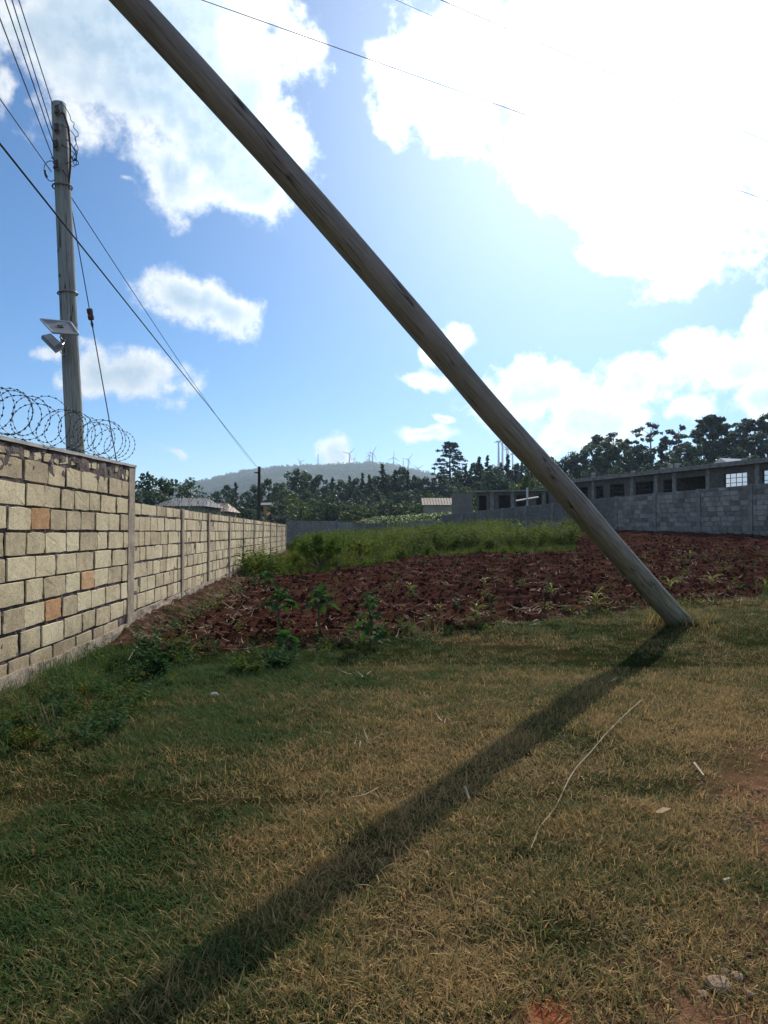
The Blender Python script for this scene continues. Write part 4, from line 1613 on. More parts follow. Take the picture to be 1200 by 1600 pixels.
def limb(m, p, q, r0, r1, sag=0.0, n=4, wob=0.1):
    p, q = Vector(p), Vector(q)
    L = (q - p).length
    pts = []
    for i in range(n + 1):
        t = i / n
        j = Vector((random.uniform(-1, 1), random.uniform(-1, 1), random.uniform(-.5, .5))) * wob * L * 0.2 * (1 if 0 < i < n else 0)
        pts.append(p.lerp(q, t) + j + Vector((0, 0, sag * math.sin(math.pi * t))))
    m.tube(pts, [r0 + (r1 - r0) * i / n for i in range(n + 1)], 6)


def tree_broad(seed, nleaf=2600, leaf=0.34, wide=0.38, low=0.18, mat='evergreen'):
    """unit: about 10 m tall"""
    r_ = np.random.default_rng(seed)
    random.seed(seed)
    h = 10
    tr = MB()
    limb(tr, (0, 0, -0.4), (r_.uniform(-.4, .4), r_.uniform(-.4, .4), h * 0.6), 0.28, 0.12)
    C, Rr = [], []
    n = 17
    for i in range(n):
        t = (i + 0.5) / n
        z_ = h * (low + (0.93 - low) * t)
        spread = h * wide * (math.sin(math.pi * min(1, 0.18 + 0.82 * t)) ** 0.7) * r_.uniform(0.35, 1.0)
        a = i * 2.4 + r_.uniform(-.4, .4)
        c = (spread * math.cos(a), spread * math.sin(a), z_)
        C.append(c)
        Rr.append(h * r_.uniform(0.1, 0.17) * (1.1 - 0.45 * t))
        if i % 2 == 0:
            limb(tr, (0, 0, z_ * 0.6), c, 0.1, 0.03)
    v, f = leaves_on(C, Rr, nleaf, leaf, r_, 0.85)
    return npmesh('crown', v, f, MAT[mat]), tr.mesh('trunk', MAT['bark'])


def tree_conifer(seed, nleaf=2400, leaf=0.3, wide=0.2, mat='cypress', ragged=0.3):
    r_ = np.random.default_rng(seed)
    random.seed(seed)
    h = 10
    tr = MB()
    limb(tr, (0, 0, -0.4), (r_.uniform(-.15, .15), 0, h * 0.98), 0.22, 0.03, 0, 6, 0.05)
    C, Rr = [], []
    for i in range(46):
        t = (i + r_.random()) / 46
        z_ = h * (0.06 + 0.92 * t)
        rad = h * wide * ((1 - t) ** 0.75 + 0.02) * r_.uniform(1 - ragged * 1.6, 1.0 + ragged)
        a = r_.uniform(0, 6.283)
        c = np.array([rad * math.cos(a), rad * math.sin(a), z_ - rad * 0.1])
        for k in (0.35, 0.7, 1.0):
            C.append(c * np.array([k, k, 1]) + np.array([0, 0, 0.12 * rad * k]))
            Rr.append(0.42 * (1.15 - t * 0.75) * (1.15 - 0.4 * k))
        limb(tr, (0, 0, z_), tuple(c), 0.04, 0.012, 0, 2)
    C.append((0, 0, h * 0.985))
    Rr.append(0.14)
    v, f = leaves_on(C, Rr, nleaf, leaf, r_, 0.8, 0.5, 0.2)
    return npmesh('crown', v, f, MAT[mat]), tr.mesh('trunk', MAT['bark'])


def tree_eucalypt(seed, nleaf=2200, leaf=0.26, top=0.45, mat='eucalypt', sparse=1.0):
    """tall bare trunk, forked limbs, separate leaf clumps high up"""
    r_ = np.random.default_rng(seed)
    random.seed(seed)
    h = 10
    tr = MB()
    cx, cy = r_.uniform(-.5, .5, 2)
    limb(tr, (0, 0, -0.4), (cx * 0.4, cy * 0.4, h * top), 0.17, 0.11, 0, 4, 0.06)
    limb(tr, (cx * 0.4, cy * 0.4, h * top), (cx, cy, h * 0.93), 0.11, 0.03, 0, 4, 0.12)
    C, Rr = [], []
    n = int(12 * sparse)
    for i in range(n):
        t = (i + 0.5) / n
        z_ = h * (top + (0.97 - top) * t ** 0.8)
        a = i * 2.4 + r_.uniform(-.5, .5)
        rad = h * r_.uniform(0.06, 0.2) * (1.15 - 0.75 * t)
        c = np.array([cx * t + rad * math.cos(a), cy * t + rad * math.sin(a), z_])
        limb(tr, (cx * t * 0.8, cy * t * 0.8, z_ - h * 0.08), tuple(c), 0.06, 0.02, 0, 3)
        for k in range(3):
            C.append(c + r_.normal(size=3) * np.array([0.35, 0.35, 0.14]))
            Rr.append(r_.uniform(0.32, 0.62))
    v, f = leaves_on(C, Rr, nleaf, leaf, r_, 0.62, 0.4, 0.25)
    return npmesh('crown', v, f, MAT[mat]), tr.mesh('trunk', MAT['pale_bark'])


def tree_layered(seed):
    """lone tree with a clear stem and flat tiers"""
    r_ = np.random.default_rng(seed)
    random.seed(seed)
    tr = MB()
    limb(tr, (0, 0, -0.4), (0.1, 0, 9.6), 0.26, 0.04, 0, 7, 0.03)
    C, Rr = [], []
    for i, (z_, rad) in enumerate([(3.6, 1.9), (4.2, 2.5), (5.0, 2.3), (5.7, 2.6), (6.4, 2.1), (7.1, 2.3), (7.8, 1.8), (8.5, 1.7), (9.2, 1.2), (9.75, 0.7)]):
        for k in range(7):
            a = k * 0.9 + i * 1.3 + r_.uniform(-.25, .25)
            q = rad * r_.uniform(0.55, 1.05)
            c = np.array([q * math.cos(a), q * math.sin(a), z_ + r_.uniform(-.12, .2)])
            C += [c, c * np.array([0.62, 0.62, 1]) + np.array([0, 0, 0.05])]
            Rr += [0.46, 0.34]
            limb(tr, (0, 0, z_ - 0.35), tuple(c), 0.05, 0.015, 0, 3)
    v, f = leaves_on(C, Rr, 3600, 0.2, r_, 0.42, 0.6, 0.2)
    return npmesh('crown', v, f, MAT['cypress']), tr.mesh('trunk', MAT['bark'])


def tree_ball(seed, mat='evergreen', nleaf=2600):
    r_ = np.random.default_rng(seed)
    random.seed(seed)
    tr = MB()
    limb(tr, (0, 0, -0.4), (0, 0, 5), 0.3, 0.15)
    C, Rr = [(0, 0, 5.2)], [3.9]
    for k in range(14):
        d = r_.normal(size=3)
        d /= np.linalg.norm(d)
        C.append((d[0] * 3.1, d[1] * 3.1, 5.2 + d[2] * 3.2))
        Rr.append(r_.uniform(1.2, 1.7))
    v, f = leaves_on(C, Rr, nleaf, 0.36, r_, 1.0, 0.2, 0.6)
    return npmesh('crown', v, f, MAT[mat]), tr.mesh('trunk', MAT['bark'])


MAT['mid_green'] = leafmat('mid_green_leaves', [(0.04, 0.08, 0.03), (0.07, 0.12, 0.04), (0.11, 0.16, 0.055)], 0.42, 0.5, 'Object')
KIND = {
    'green': [tree_broad(715 + i, 2200, 0.32, 0.48, 0.08, 'mid_green') for i in range(3)],
    'broad': [tree_broad(700 + i) for i in range(4)],
    'bushy': [tree_broad(710 + i, 2600, 0.32, 0.5, 0.08) for i in range(3)],
    'conifer': [tree_conifer(720 + i, wide=0.17 + 0.03 * (i % 3), ragged=0.25 + 0.1 * (i % 2)) for i in range(5)],
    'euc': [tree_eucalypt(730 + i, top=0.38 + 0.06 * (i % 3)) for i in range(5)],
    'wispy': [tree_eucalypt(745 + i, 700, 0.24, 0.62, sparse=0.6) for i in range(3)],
}
PROTO = {}
TCOUNT = [0]
WOOD = []   # (object, kind, photo column, height, distance) of the wood's trees, labelled below


def tree(kind, x, y, h, label, group, wide=1.0, pair=None, name='tree', cat='tree'):
    TCOUNT[0] += 1
    crown, trunk = pair or KIND[kind][TCOUNT[0] % len(KIND[kind])]
    rt = empty(name, (x, y, float(H(x, y)) - 0.05), label, cat, group, rz=(TCOUNT[0] * 1.7) % 6.28)
    s = h / 10.0
    rt.scale = (s * wide, s * wide, s)
    link('crown', crown, rt)
    link('trunk', trunk, rt)
    return rt


def tree_px(kind, u, vtop, Y, label, group, wide=1.0, pair=None, name='tree'):
    p = at(u, vtop, Y)
    h = p[2] - float(H(p[0], p[1]))
    return tree(kind, p[0], p[1], h, label, group, wide, pair, name)


LB = {
    'broad': ('dark broad crowned evergreen in the wood below the windy hill', 'broad evergreens below the hill'),
    'conifer': ('dark pointed conifer in the wood below the windy hill', 'conifers below the hill'),
    'bushy': ('low dark bushy tree along the front of the wood', 'bushy trees in front of the wood'),
    'euc': ('tall eucalyptus with clumped crown in the wood above the unfinished building', 'eucalyptus trees above the building'),
    'wispy': ('thin tall eucalyptus standing above the other crowns on the right', 'thin tall eucalyptus trees'),
}
LBR = {
    'broad': ('hazy broad dark tree in the wood above the unfinished building', 'broad trees above the building'),
    'bushy': ('low bushy tree close behind the unfinished building', 'bushy trees behind the building'),
    'conifer': ('dark pointed conifer on the rise left of the leaning pole', 'conifers left of the leaning pole'),
}
left_row = [('bushy', 338, 765, 118), ('broad', 356, 757, 125), ('conifer', 368, 752, 130), ('bushy', 385, 765, 116), ('broad', 398, 756, 128), ('broad', 420, 747, 132),
            ('broad', 440, 752, 140), ('broad', 462, 730, 150), ('broad', 478, 735, 158), ('broad', 498, 741, 150), ('bushy', 508, 757, 128), ('conifer', 520, 745, 142), ('broad', 533, 748, 150),
            ('conifer', 546, 743, 138), ('broad', 556, 745, 150), ('conifer', 566, 738, 145), ('conifer', 577, 741, 138), ('broad', 586, 743, 150), ('conifer', 597, 724, 150), ('broad', 606, 738, 150),
            ('conifer', 617, 733, 140), ('broad', 626, 729, 152), ('conifer', 637, 733, 146), ('broad', 650, 741, 150), ('broad', 664, 744, 152), ('conifer', 676, 747, 150), ('broad', 688, 738, 155), ('bushy', 612, 765, 122), ('bushy', 588, 763, 124), ('bushy', 558, 763, 122), ('bushy', 478, 762, 124), ('bushy', 650, 762, 126), ('bushy', 672, 764, 120), ('bushy', 430, 768, 122)]
for k, u, v, Y in left_row:
    WOOD.append((tree_px(k, u, v, Y, *LB[k], wide=(1.0 if k != 'conifer' else 1.15)), k, u, v, Y))
right_row = [('broad', 714, 735, 150), ('conifer', 728, 726, 150), ('conifer', 737, 724, 146), ('broad', 745, 722, 155), ('conifer', 749, 713, 148), ('conifer', 762, 711, 150), ('broad', 770, 725, 155), ('conifer', 783, 722, 150), ('conifer', 793, 708, 152),
             ('broad', 805, 722, 155), ('conifer', 815, 722, 150), ('broad', 828, 718, 155), ('bushy', 842, 735, 135), ('broad', 858, 712, 150), ('bushy', 745, 750, 125), ('bushy', 715, 752, 122), ('bushy', 800, 752, 128)]
for k, u, v, Y in right_row:
    WOOD.append((tree_px(k, u, v, Y, *LBR[k], wide=(1.0 if k != 'conifer' else 1.1)), k, u, v, Y))
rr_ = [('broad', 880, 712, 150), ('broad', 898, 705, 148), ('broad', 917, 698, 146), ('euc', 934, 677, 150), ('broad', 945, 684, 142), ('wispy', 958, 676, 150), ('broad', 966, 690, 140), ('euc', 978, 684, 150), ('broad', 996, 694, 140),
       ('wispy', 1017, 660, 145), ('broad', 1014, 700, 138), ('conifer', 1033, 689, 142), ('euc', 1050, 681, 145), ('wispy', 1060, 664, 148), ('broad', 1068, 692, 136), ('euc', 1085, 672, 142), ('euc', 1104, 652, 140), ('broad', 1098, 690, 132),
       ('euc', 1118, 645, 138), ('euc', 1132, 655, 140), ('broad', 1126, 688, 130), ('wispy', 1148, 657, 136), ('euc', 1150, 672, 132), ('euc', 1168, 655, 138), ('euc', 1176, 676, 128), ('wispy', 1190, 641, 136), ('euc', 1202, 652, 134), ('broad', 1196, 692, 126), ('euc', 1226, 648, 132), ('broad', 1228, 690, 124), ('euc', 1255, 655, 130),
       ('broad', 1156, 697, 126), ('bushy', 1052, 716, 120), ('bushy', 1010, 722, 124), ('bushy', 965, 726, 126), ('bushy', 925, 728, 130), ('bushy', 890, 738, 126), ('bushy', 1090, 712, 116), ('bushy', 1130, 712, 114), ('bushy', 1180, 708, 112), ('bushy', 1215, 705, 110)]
LBR['euc'], LBR['wispy'] = LB['euc'], LB['wispy']
LBR2 = dict(LBR)
LBR2['conifer'] = ('pointed dark conifer among eucalyptus crowns above the unfinished building', None)
for k, u, v, Y in rr_:
    WOOD.append((tree_px(k, u, v, Y, *LBR2[k], wide=1.1), k, u, v, Y))
# individuals
tree_px('x', 703, 690, 170, 'lone tall tree with flat layered tiers and clear stem against the sky', None, 1.15, tree_layered(760))
tree_px('x', 773, 728, 112, 'big rounded dark tree left of the leaning pole', None, 0.95, tree_ball(761))
tree_px('x', 631, 764, 108, 'neat round clipped dark tree before the wood under the hill', None, 1.2, tree_ball(762))
tree_px('x', 824, 738, 84, 'pale yellow green young tree beside the leaning pole behind the low building', None, 0.8, tree_broad(763, 1500, 0.4, 0.36, 0.3, 'light_tree'))
tree_px('x', 458, 768, 104, 'lighter green leafy tree in front of the dark wood near the distant pole', None, 1.0, tree_broad(764, 2200, 0.34, 0.4, 0.1, 'light_tree'))
tree_px('x', 238, 736, 64, 'spreading dark tree just past the end of the tall wall', None, 1.1, tree_broad(765, 2600, 0.3, 0.5, 0.25))
tree_px('x', 268, 746, 70, 'smaller dark tree behind the grey iron roof', None, 1.0, tree_broad(766, 2200, 0.3, 0.5, 0.15))
tree_px('x', 296, 741, 66, 'feathery grey green tree right of the grey iron roof', None, 1.0, tree_broad(767, 1900, 0.26, 0.42, 0.15))
tree_px('x', 222, 752, 58, 'dark low tree touching the edge of the tall wall', None, 1.1, tree_ball(768))
for u, v, Y in ((325, 785, 62), (340, 790, 64), (360, 788, 66), (378, 790, 62), (395, 792, 66), (425, 788, 68), (440, 786, 74)):
    WOOD.append((tree_px('bushy', u, v, Y, 'low shrub', 'shrubs behind the long wall', 1.3, name='shrub'), 'low', u, v, Y))
for u, v, Y in ((690, 772, 92), (735, 764, 96), (722, 758, 100), (800, 757, 96), (812, 752, 98), (845, 757, 94), (668, 768, 98)):
    WOOD.append((tree_px('x', u, v, Y, 'mid green bush', 'bushes behind the low building', 1.2, KIND['green'][0], 'bush'), 'mid', u, v, Y))

rh = random.Random(4)
for i, u in enumerate(range(446, 668, 11)):
    Y = 88 + rh.uniform(-4, 16)
    vt = 786 + rh.uniform(-8, 5) - (4 if u < 540 else 0)
    WOOD.append((tree_px('green' if i % 3 else 'bushy', u, vt, Y, 'low dark bush', 'bushes on the bank behind the far wall', 1.5, name='bush'), 'bank', u, vt, Y))
MARKS = [(330, 'the brownish hipped roof'), (406, 'the distant pole'), (458, 'the lighter green tree'), (497, 'the lattice mast'), (546, 'the turbine by the cloud'), (579, 'the hilltop turbine bunch'), (615, 'the lone hilltop turbine'), (638, 'the right slope turbine'), (679, 'the turbine by the layered tree'), (703, 'the lone layered tree'), (745, 'the low wing wall'), (779, 'the largest wind turbine'), (824, 'the white canopy post'), (865, 'the leaning pole'), (360, 'the gap between roof and distant pole'), (430, 'the long wall end'), (660, 'the rusty shed roof'),
         (905, 'the small opening by the pole'), (960, 'the timber pile'), (1006, 'the widest grilled opening'), (1049, 'the paired roof stubs'), (1103, 'the white roof hatch'), (1150, 'the larger bright window'), (1195, 'the rightmost bright window'), (1240, 'the right edge')]
LOOK = {'broad': 'broad dark tree', 'bushy': 'low bushy tree', 'conifer': 'dark pointed conifer', 'euc': 'clumped eucalyptus', 'wispy': 'thin tall eucalyptus', 'bank': 'low leafy bush on the bank', 'mid': 'mid green bush', 'low': 'low shrub behind the long wall'}
bins = {}
for o, k, u, v, Y in WOOD:
    mu, mn = min(MARKS, key=lambda q: abs(q[0] - u))
    rel = 'in line with' if abs(mu - u) < 6 else ('just left of' if u < mu else 'just right of')
    bins.setdefault((k, rel, mn), []).append((o, v, Y))
for (k, rel, mn), lst in bins.items():
    lst.sort(key=lambda q: q[1])
    adj = [''] if len(lst) == 1 else (['taller ', 'shorter '] if len(lst) == 2 else ['tallest '] + ['middling '] * (len(lst) - 2) + ['shortest '])
    if len(lst) > 3:
        adj = ['tallest ', 'second tallest '] + ['middling '] * (len(lst) - 4) + ['second lowest ', 'lowest ']
    for (o, v, Y), a in zip(lst, adj):
        o['label'] = '%s%s%s %s %s' % (a, LOOK[k], '' if k in ('bank', 'mid', 'low') else ' in the wood', rel, mn)

# ridge woodland, too far to tell trees apart
r = np.random.default_rng(900)
n = 900
x = r.uniform(-900, 500, n)
y = np.where(r.random(n) < 0.55, r.uniform(2640, 2720, n), r.uniform(1500, 2650, n))
z = hill_z(x, y)
C = np.stack([x, y, z + 2.5], 1)
v, f = leaves_on(C, np.where(y > 2630, r.uniform(4, 9, n), r.uniform(4, 8, n)), 9000, 3.2, r, 0.8, 0.3, 0.3)
link('hillside_woodland', npmesh('hillside_woodland', v, f, MAT['evergreen']), kind='stuff')


# ------------------------------------------------------------------ wind turbines
def turbine(u, vhub, Y, zbase, rot, yaw, rotor, i, label):
    p = at(u, vhub, Y)
    root = empty('wind_turbine', (p[0], p[1], zbase), label, 'wind turbine', 'wind turbines on the hill', rz=yaw)
    h = p[2] - zbase
    k = rotor / 26.0
    m = MB()
    m.tube([(0, 0, 0), (0, 0, h * 0.5), (0, 0, h - 1)], [2.4 * k + .4, 2.0 * k + .3, 1.5 * k + .2], 10)
    m.build('tower', MAT['turbine'], root, True)
    m = MB()
    m.box((-1.6 * k, -3.5 * k, h - 1.6 * k), (1.6 * k, 5.5 * k, h + 1.7 * k))
    m.build('nacelle', MAT['turbine'], root)
    m = MB()
    m.tube([(0, -3.6 * k, h), (0, -4.6 * k, h), (0, -5.6 * k, h)], [1.5 * k, 1.4 * k, 0.4 * k], 10)
    hub = m.build('hub', MAT['turbine'], root, True)
    for b in range(3):
        a = rot + b * 2.0944
        m = MB()
        ca, sa = math.cos(a), math.sin(a)
        vs = []
        for (t, wd) in ((0.03, 1.3), (0.2, 2.6), (0.55, 1.8), (1.0, 0.7)):
            for (sx_, dy) in ((-wd * 0.45, 0), (wd * 0.55, 0.0), (0, 0.5 * wd)):
                px, pz = sx_ * k * 1.15, t * rotor
                vs.append((px * ca + pz * sa, -4.6 * k + dy * k, h - px * sa + pz * ca))
        fs = []
        for q in range(3):
            for e in range(3):
                e2 = (e + 1) % 3
                fs.append((q * 3 + e, q * 3 + e2, q * 3 + 3 + e2, q * 3 + 3 + e))
        m.add(vs, fs)
        m.build('blade', MAT['turbine'], root)
    return root


TB = [(469, 722, 2740, 1.1, 0.9, 25, 'leftmost wind turbine low on the hill ridge'),
      (546, 709, 2700, 0.75, 0.2, 27, 'wind turbine on the ridge right of the small bright cloud'),
      (553, 717, 2800, 0.3, 0.7, 20, 'small wind turbine close right of the one by the cloud'),
      (574, 719, 2760, 0.8, 0.9, 20, 'lowest of three wind turbines bunched on the hilltop'),
      (577, 711, 2720, 0.1, 0.8, 26, 'middle of three wind turbines bunched on the hilltop'),
      (582, 708, 2680, 0.5, 0.3, 28, 'tallest of three wind turbines bunched on the hilltop'),
      (615, 715, 2700, 0.05, 0.15, 25, 'wind turbine standing alone right of the hilltop bunch'),
      (638, 718, 2720, 0.65, 0.3, 26, 'wind turbine on the right slope of the hill'),
      (653, 732, 2850, 1.0, 0.4, 26, 'wind turbine half sunk behind the right slope of the hill'),
      (679, 725, 2760, 0.2, 0.5, 24, 'wind turbine left of the lone layered tree')]
for i, (u, v, Y, ro, yw, rad, lab) in enumerate(TB):
    p = at(u, v, Y)
    turbine(u, v, Y, float(hill_z(p[0], p[1])) - 1, ro, yw, rad, i, lab)
for i, (u, v, Y, ro, yw, rad, lab) in enumerate([(779, 690, 1300, 0.35, 0.9, 22, 'largest and nearest wind turbine left of the leaning pole'), (785, 687, 1390, 2.2, 1.3, 20, 'wind turbine just right of the largest one'), (792, 702, 1520, 0.9, 0.6, 21, 'wind turbine partly hidden by the leaning pole'), (801, 709, 1600, 0.15, 0.5, 20, 'smallest wind turbine at the edge of the leaning pole')]):
    p = at(u, v, Y)
    turbine(u, v, Y, float(hill_z(p[0], p[1])) - 1, ro, yw, rad, i, lab)
# masts
for (u, vt, Y, lab, wd) in ((497, 709, 2700, 'lattice radio mast on the ridge left of the small bright cloud', 3.0), (630, 717, 2700, 'slim lattice mast on the right slope of the hill', 2.0), (528, 720, 2700, 'short mast on the ridge in front of the small bright cloud', 2.2)):
    p = at(u, vt, Y)
    zb = float(hill_z(p[0], p[1])) - 1
    m = MB()
    h = p[2] - zb
    for (sx_, sy_) in ((-1, -1), (1, -1), (1, 1), (-1, 1)):
        m.tube([(sx_ * wd, sy_ * wd, 0), (sx_ * 0.5, sy_ * 0.5, h)], 0.45, 4)
    k = 7
    for j in range(k):
        z0, z1 = h * j / k, h * (j + 1) / k
        w0, w1 = wd + (0.5 - wd) * j / k, wd + (0.5 - wd) * (j + 1) / k
        m.tube([(-w0, -w0, z0), (w1, -w1, z1)], 0.3, 4)
        m.tube([(w0, w0, z0), (-w1, w1, z1)], 0.3, 4)
    link('lattice_mast', m.mesh('lattice_mast', MAT['galv']), label=lab, cat='mast', loc=(p[0], p[1], zb))


# ------------------------------------------------------------------ buildings
def window(root, T, x0, x1, z0, z1, nx, nz, glass, yf=0.1, name='window'):
    m = MB()
    t_ = 0.035
    w_ = MB()
    for i in range(nx + 1):
        xx = x0 + (x1 - x0) * i / nx
        a, b = (xx - t_ / 2, xx + t_ / 2)
        if i == 0:
            a, b = x0, x0 + t_
        if i == nx:
            a, b = x1 - t_, x1
        w_.box((a, yf, z0), (b, yf + 0.04, z1), T)
    for j in range(nz + 1):
        zz = z0 + (z1 - z0) * j / nz
        a, b = (zz - t_ / 2, zz + t_ / 2)
        if j == 0:
            a, b = z0, z0 + t_
        if j == nz:
            a, b = z1 - t_, z1
        w_.box((x0 + 0.001, yf + 0.005, a), (x1 - 0.001, yf + 0.036, b), T)
    wf = w_.build(name, MAT['dark_frame'], root)
    if glass:
        for i in range(nx):
            for j in range(nz):
                p = MB()
                xa, xb = x0 + (x1 - x0) * i / nx + t_ / 2, x0 + (x1 - x0) * (i + 1) / nx - t_ / 2
                za, zb = z0 + (z1 - z0) * j / nz + t_ / 2, z0 + (z1 - z0) * (j + 1) / nz - t_ / 2
                tilt = random.uniform(-0.012, 0.012)
                p.box((xa, yf + 0.012, za), (xb, yf + 0.018, zb), T @ Matrix.Translation((0, 0, 0)) @ Matrix.Rotation(tilt * 0.0, 4, 'Z'))
                p.build('pane', MAT['pane'], wf)
    return wf


def facade_u(fr, u):
    """distance along a facade line where a photo column meets it"""
    k = (u - 600) / F
    # p0 + d t : x = k y
    return (k * fr.p0.y - fr.p0.x) / (fr.d.x - k * fr.d.y)


# long building on the right
A, Bp = (24.6, 39.5), (14.6, 68.0)
fb_ = WallFrame(A, Bp, (-1, -0.4))
ZR = 5.68
ZF = 2.0
long_b = empty('stone_building', (*fb_.pos(12), ZF), 'long single storey unfinished stone building with flat roof slab behind the grey wall', 'building', 'unfinished stone buildings')
TL = Matrix.Translation(-long_b.location) @ fb_.M
ops = []
for (u0, u1, glass, nx, nz) in ((1256, 1191, True, 4, 6), (1168, 1131, True, 4, 6), (1103, 1058, False, 0, 0), (1054, 1037, False, 2, 5), (1021, 993, False, 5, 6), (976, 953, False, 4, 6), (943, 931, False, 2, 6), (919, 904, False, 3, 6), (893, 880, False, 2, 6)):
    ops.append((facade_u(fb_, u0), facade_u(fb_, u1), glass, nx, nz))
wm = MB()
zs, zl = 3.3, 5.12
prev = 0.0
for i, (a, b, glass, nx, nz) in enumerate(ops):
    wm.box((prev, 0, ZF - 0.6), (a, 0.2, ZR - 0.16), TL)
    z_s = ZF if nx == 0 else zs
    wm.box((a, 0, ZF - 0.6), (b, 0.2, z_s), TL)
    wm.box((a, 0, zl), (b, 0.2, ZR - 0.16), TL)
    prev = b
wm.box((prev, 0, ZF - 0.6), (fb_.L, 0.2, ZR - 0.16), TL)
# back, end and partition walls
wm.box((0, 7.8, ZF - 0.6), (fb_.L, 8.0, ZR - 0.16), TL)
wm.box((0, 0.2, ZF - 0.6), (0.2, 7.8, ZR - 0.16), TL)
wm.box((fb_.L - 0.2, 0.2, ZF - 0.6), (fb_.L, 7.8, ZR - 0.16), TL)
for t in (ops[1][1] + 0.8, ops[2][1] + 0.05, ops[4][1] + 0.4, ops[6][0] - 0.3):
    wm.box((t, 0.2, ZF - 0.6), (t + 0.15, 7.8, ZR - 0.16), TL)
MAT['facade'] = stone_material('dark_grey_stone', [(0.11, 0.096, 0.085), (0.17, 0.148, 0.13), (0.23, 0.205, 0.18)])  # darker stone tones than the boundary walls, for both unfinished buildings
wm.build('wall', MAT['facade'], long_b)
for a, b, glass, nx, nz in ops:
    if nx:
        window(long_b, TL, a + 0.003, b - 0.003, zs + 0.003, zl - 0.003, nx, nz, glass)
for t in [ops[2][0] - 0.25, ops[2][1] + 0.22, ops[4][0] - 0.35, ops[4][1] + 0.35, ops[0][1] + 0.3, ops[6][1] + .3]:
    m = MB()
    m.box((t - 0.17, -0.06, ZF - 0.6), (t + 0.17, -0.003, ZR - 0.17), TL, 0.004)
    m.build('column', MAT['grey_mortar'], long_b)
m = MB()
m.box((-0.4, -0.45, ZR - 0.155), (fb_.L + 0.4, 8.3, ZR + 0.02), TL)
m.build('roof_slab', MAT['grey_mortar'], long_b)
m = MB()
m.box((-0.4, -0.46, ZR + 0.023), (fb_.L + 0.4, -0.3, ZR + 0.12), TL, 0.0)
m.build('parapet', MAT['grey_mortar'], long_b)
for u, hh in ((924, 0.55), (1044, 0.5), (1054, 0.5), (1032, 0.3), (986, 0.35), (1160, .3)):
    t = facade_u(fb_, u)
    m = MB()
    m.box((t - 0.12, 0.1, ZR + 0.023), (t + 0.12, 0.34, ZR + hh), TL, 0.012)
    o = m.build('stub_column', MAT['coping'], long_b)
    m = MB()
    for (q, w_) in ((-0.07, 0.14), (0.07, 0.14), (-0.07, 0.3), (0.07, 0.3)):
        m.tube([TL @ Vector((t + q, w_, ZR + hh - 0.02)), TL @ Vector((t + q + random.uniform(-.04, .04), w_, ZR + hh + 0.35))], 0.012, 4)
    m.build('rebar', MAT['rust_pipe'], o)
# white sheet-metal gable behind the roof edge and a pile of timber on the slab
t = facade_u(fb_, 1103)
m = MB()
m.add([TL @ Vector(p) for p in ((t - 1.1, 1.2, ZR + 0.05), (t + 1.1, 1.2, ZR + 0.05), (t, 1.2, ZR + 0.62), (t - 1.1, 3.2, ZR + 0.05), (t + 1.1, 3.2, ZR + 0.05), (t, 3.2, ZR + 0.62))],
      [(0, 1, 2), (3, 5, 4), (0, 2, 5, 3), (1, 4, 5, 2), (0, 3, 4, 1)])
m.build('roof_hatch', MAT['white_metal'], long_b)
t0, t1 = facade_u(fb_, 1005), facade_u(fb_, 915)
pile = empty('timber_pile', TL.inverted() @ Vector((0, 0, 0)) if False else (fb_.M @ Vector(((t0 + t1) / 2, 1.5, ZR + 0.023))), 'loose pile of planks and poles lying on the flat roof of the long building', 'timber')
PI_ = Matrix.Translation(-pile.location) @ fb_.M
rr = random.Random(77)
for k in range(26):
    t = rr.uniform(min(t0, t1), max(t0, t1) - 1)
    L = rr.uniform(1.2, 3.4)
    z_ = ZR + 0.05 + rr.uniform(0, 0.42) * (1 - abs((t - (t0 + t1) / 2) / (abs(t1 - t0) / 2)) * 0.7)
    m = MB()
    m.box((0, -0.05, 0), (L, 0.05, 0.04), PI_ @ Matrix.Translation((t, rr.uniform(0.4, 2.6), z_)) @ Matrix.Rotation(rr.uniform(-0.4, 0.4), 4, 'Z') @ Matrix.Rotation(rr.uniform(-0.08, 0.08), 4, 'Y'))
    m.build('plank', MAT['straw'] if rr.random() < 0.35 else MAT['bark'], pile)

# low unfinished building left of the pole
fl = WallFrame((8.9, 74), (17.2, 71.5), (0, -1))
ZR2, ZF2 = 5.38, 2.4
low_b = empty('stone_building', (*fl.pos(4), ZF2), 'small unfinished stone building with open dark rooms left of the leaning pole', 'building', 'unfinished stone buildings')
TL2 = Matrix.Translation(-low_b.location) @ fl.M
wm = MB()
ops = [(facade_u(fl, 742), facade_u(fl, 760), 0), (facade_u(fl, 779), facade_u(fl, 797), 0), (facade_u(fl, 807), facade_u(fl, 822), 1), (facade_u(fl, 838), facade_u(fl, 846), 1), (facade_u(fl, 854), facade_u(fl, 864), 1)]
prev = 0
for a, b, k in ops:
    if a > prev + 0.01:
        wm.box((prev, 0, ZF2 - 0.8), (a, 0.2, ZR2 - 0.14), TL2)
    wm.box((a, 0, ZF2 - 0.8), (b, 0.2, (3.3 if k else 2.6)), TL2)
    wm.box((a, 0, ZR2 - 0.45), (b, 0.2, ZR2 - 0.14), TL2)
    prev = b
wm.box((prev, 0, ZF2 - 0.8), (fl.L, 0.2, ZR2 - 0.14), TL2)
wm.box((0, 5, ZF2 - 0.8), (fl.L, 5.2, ZR2 - 0.14), TL2)
wm.box((0, 0.2, ZF2 - 0.8), (0.2, 5, ZR2 - 0.14), TL2)
wm.box((fl.L - 0.2, 0.2, ZF2 - 0.8), (fl.L, 5, ZR2 - 0.14), TL2)
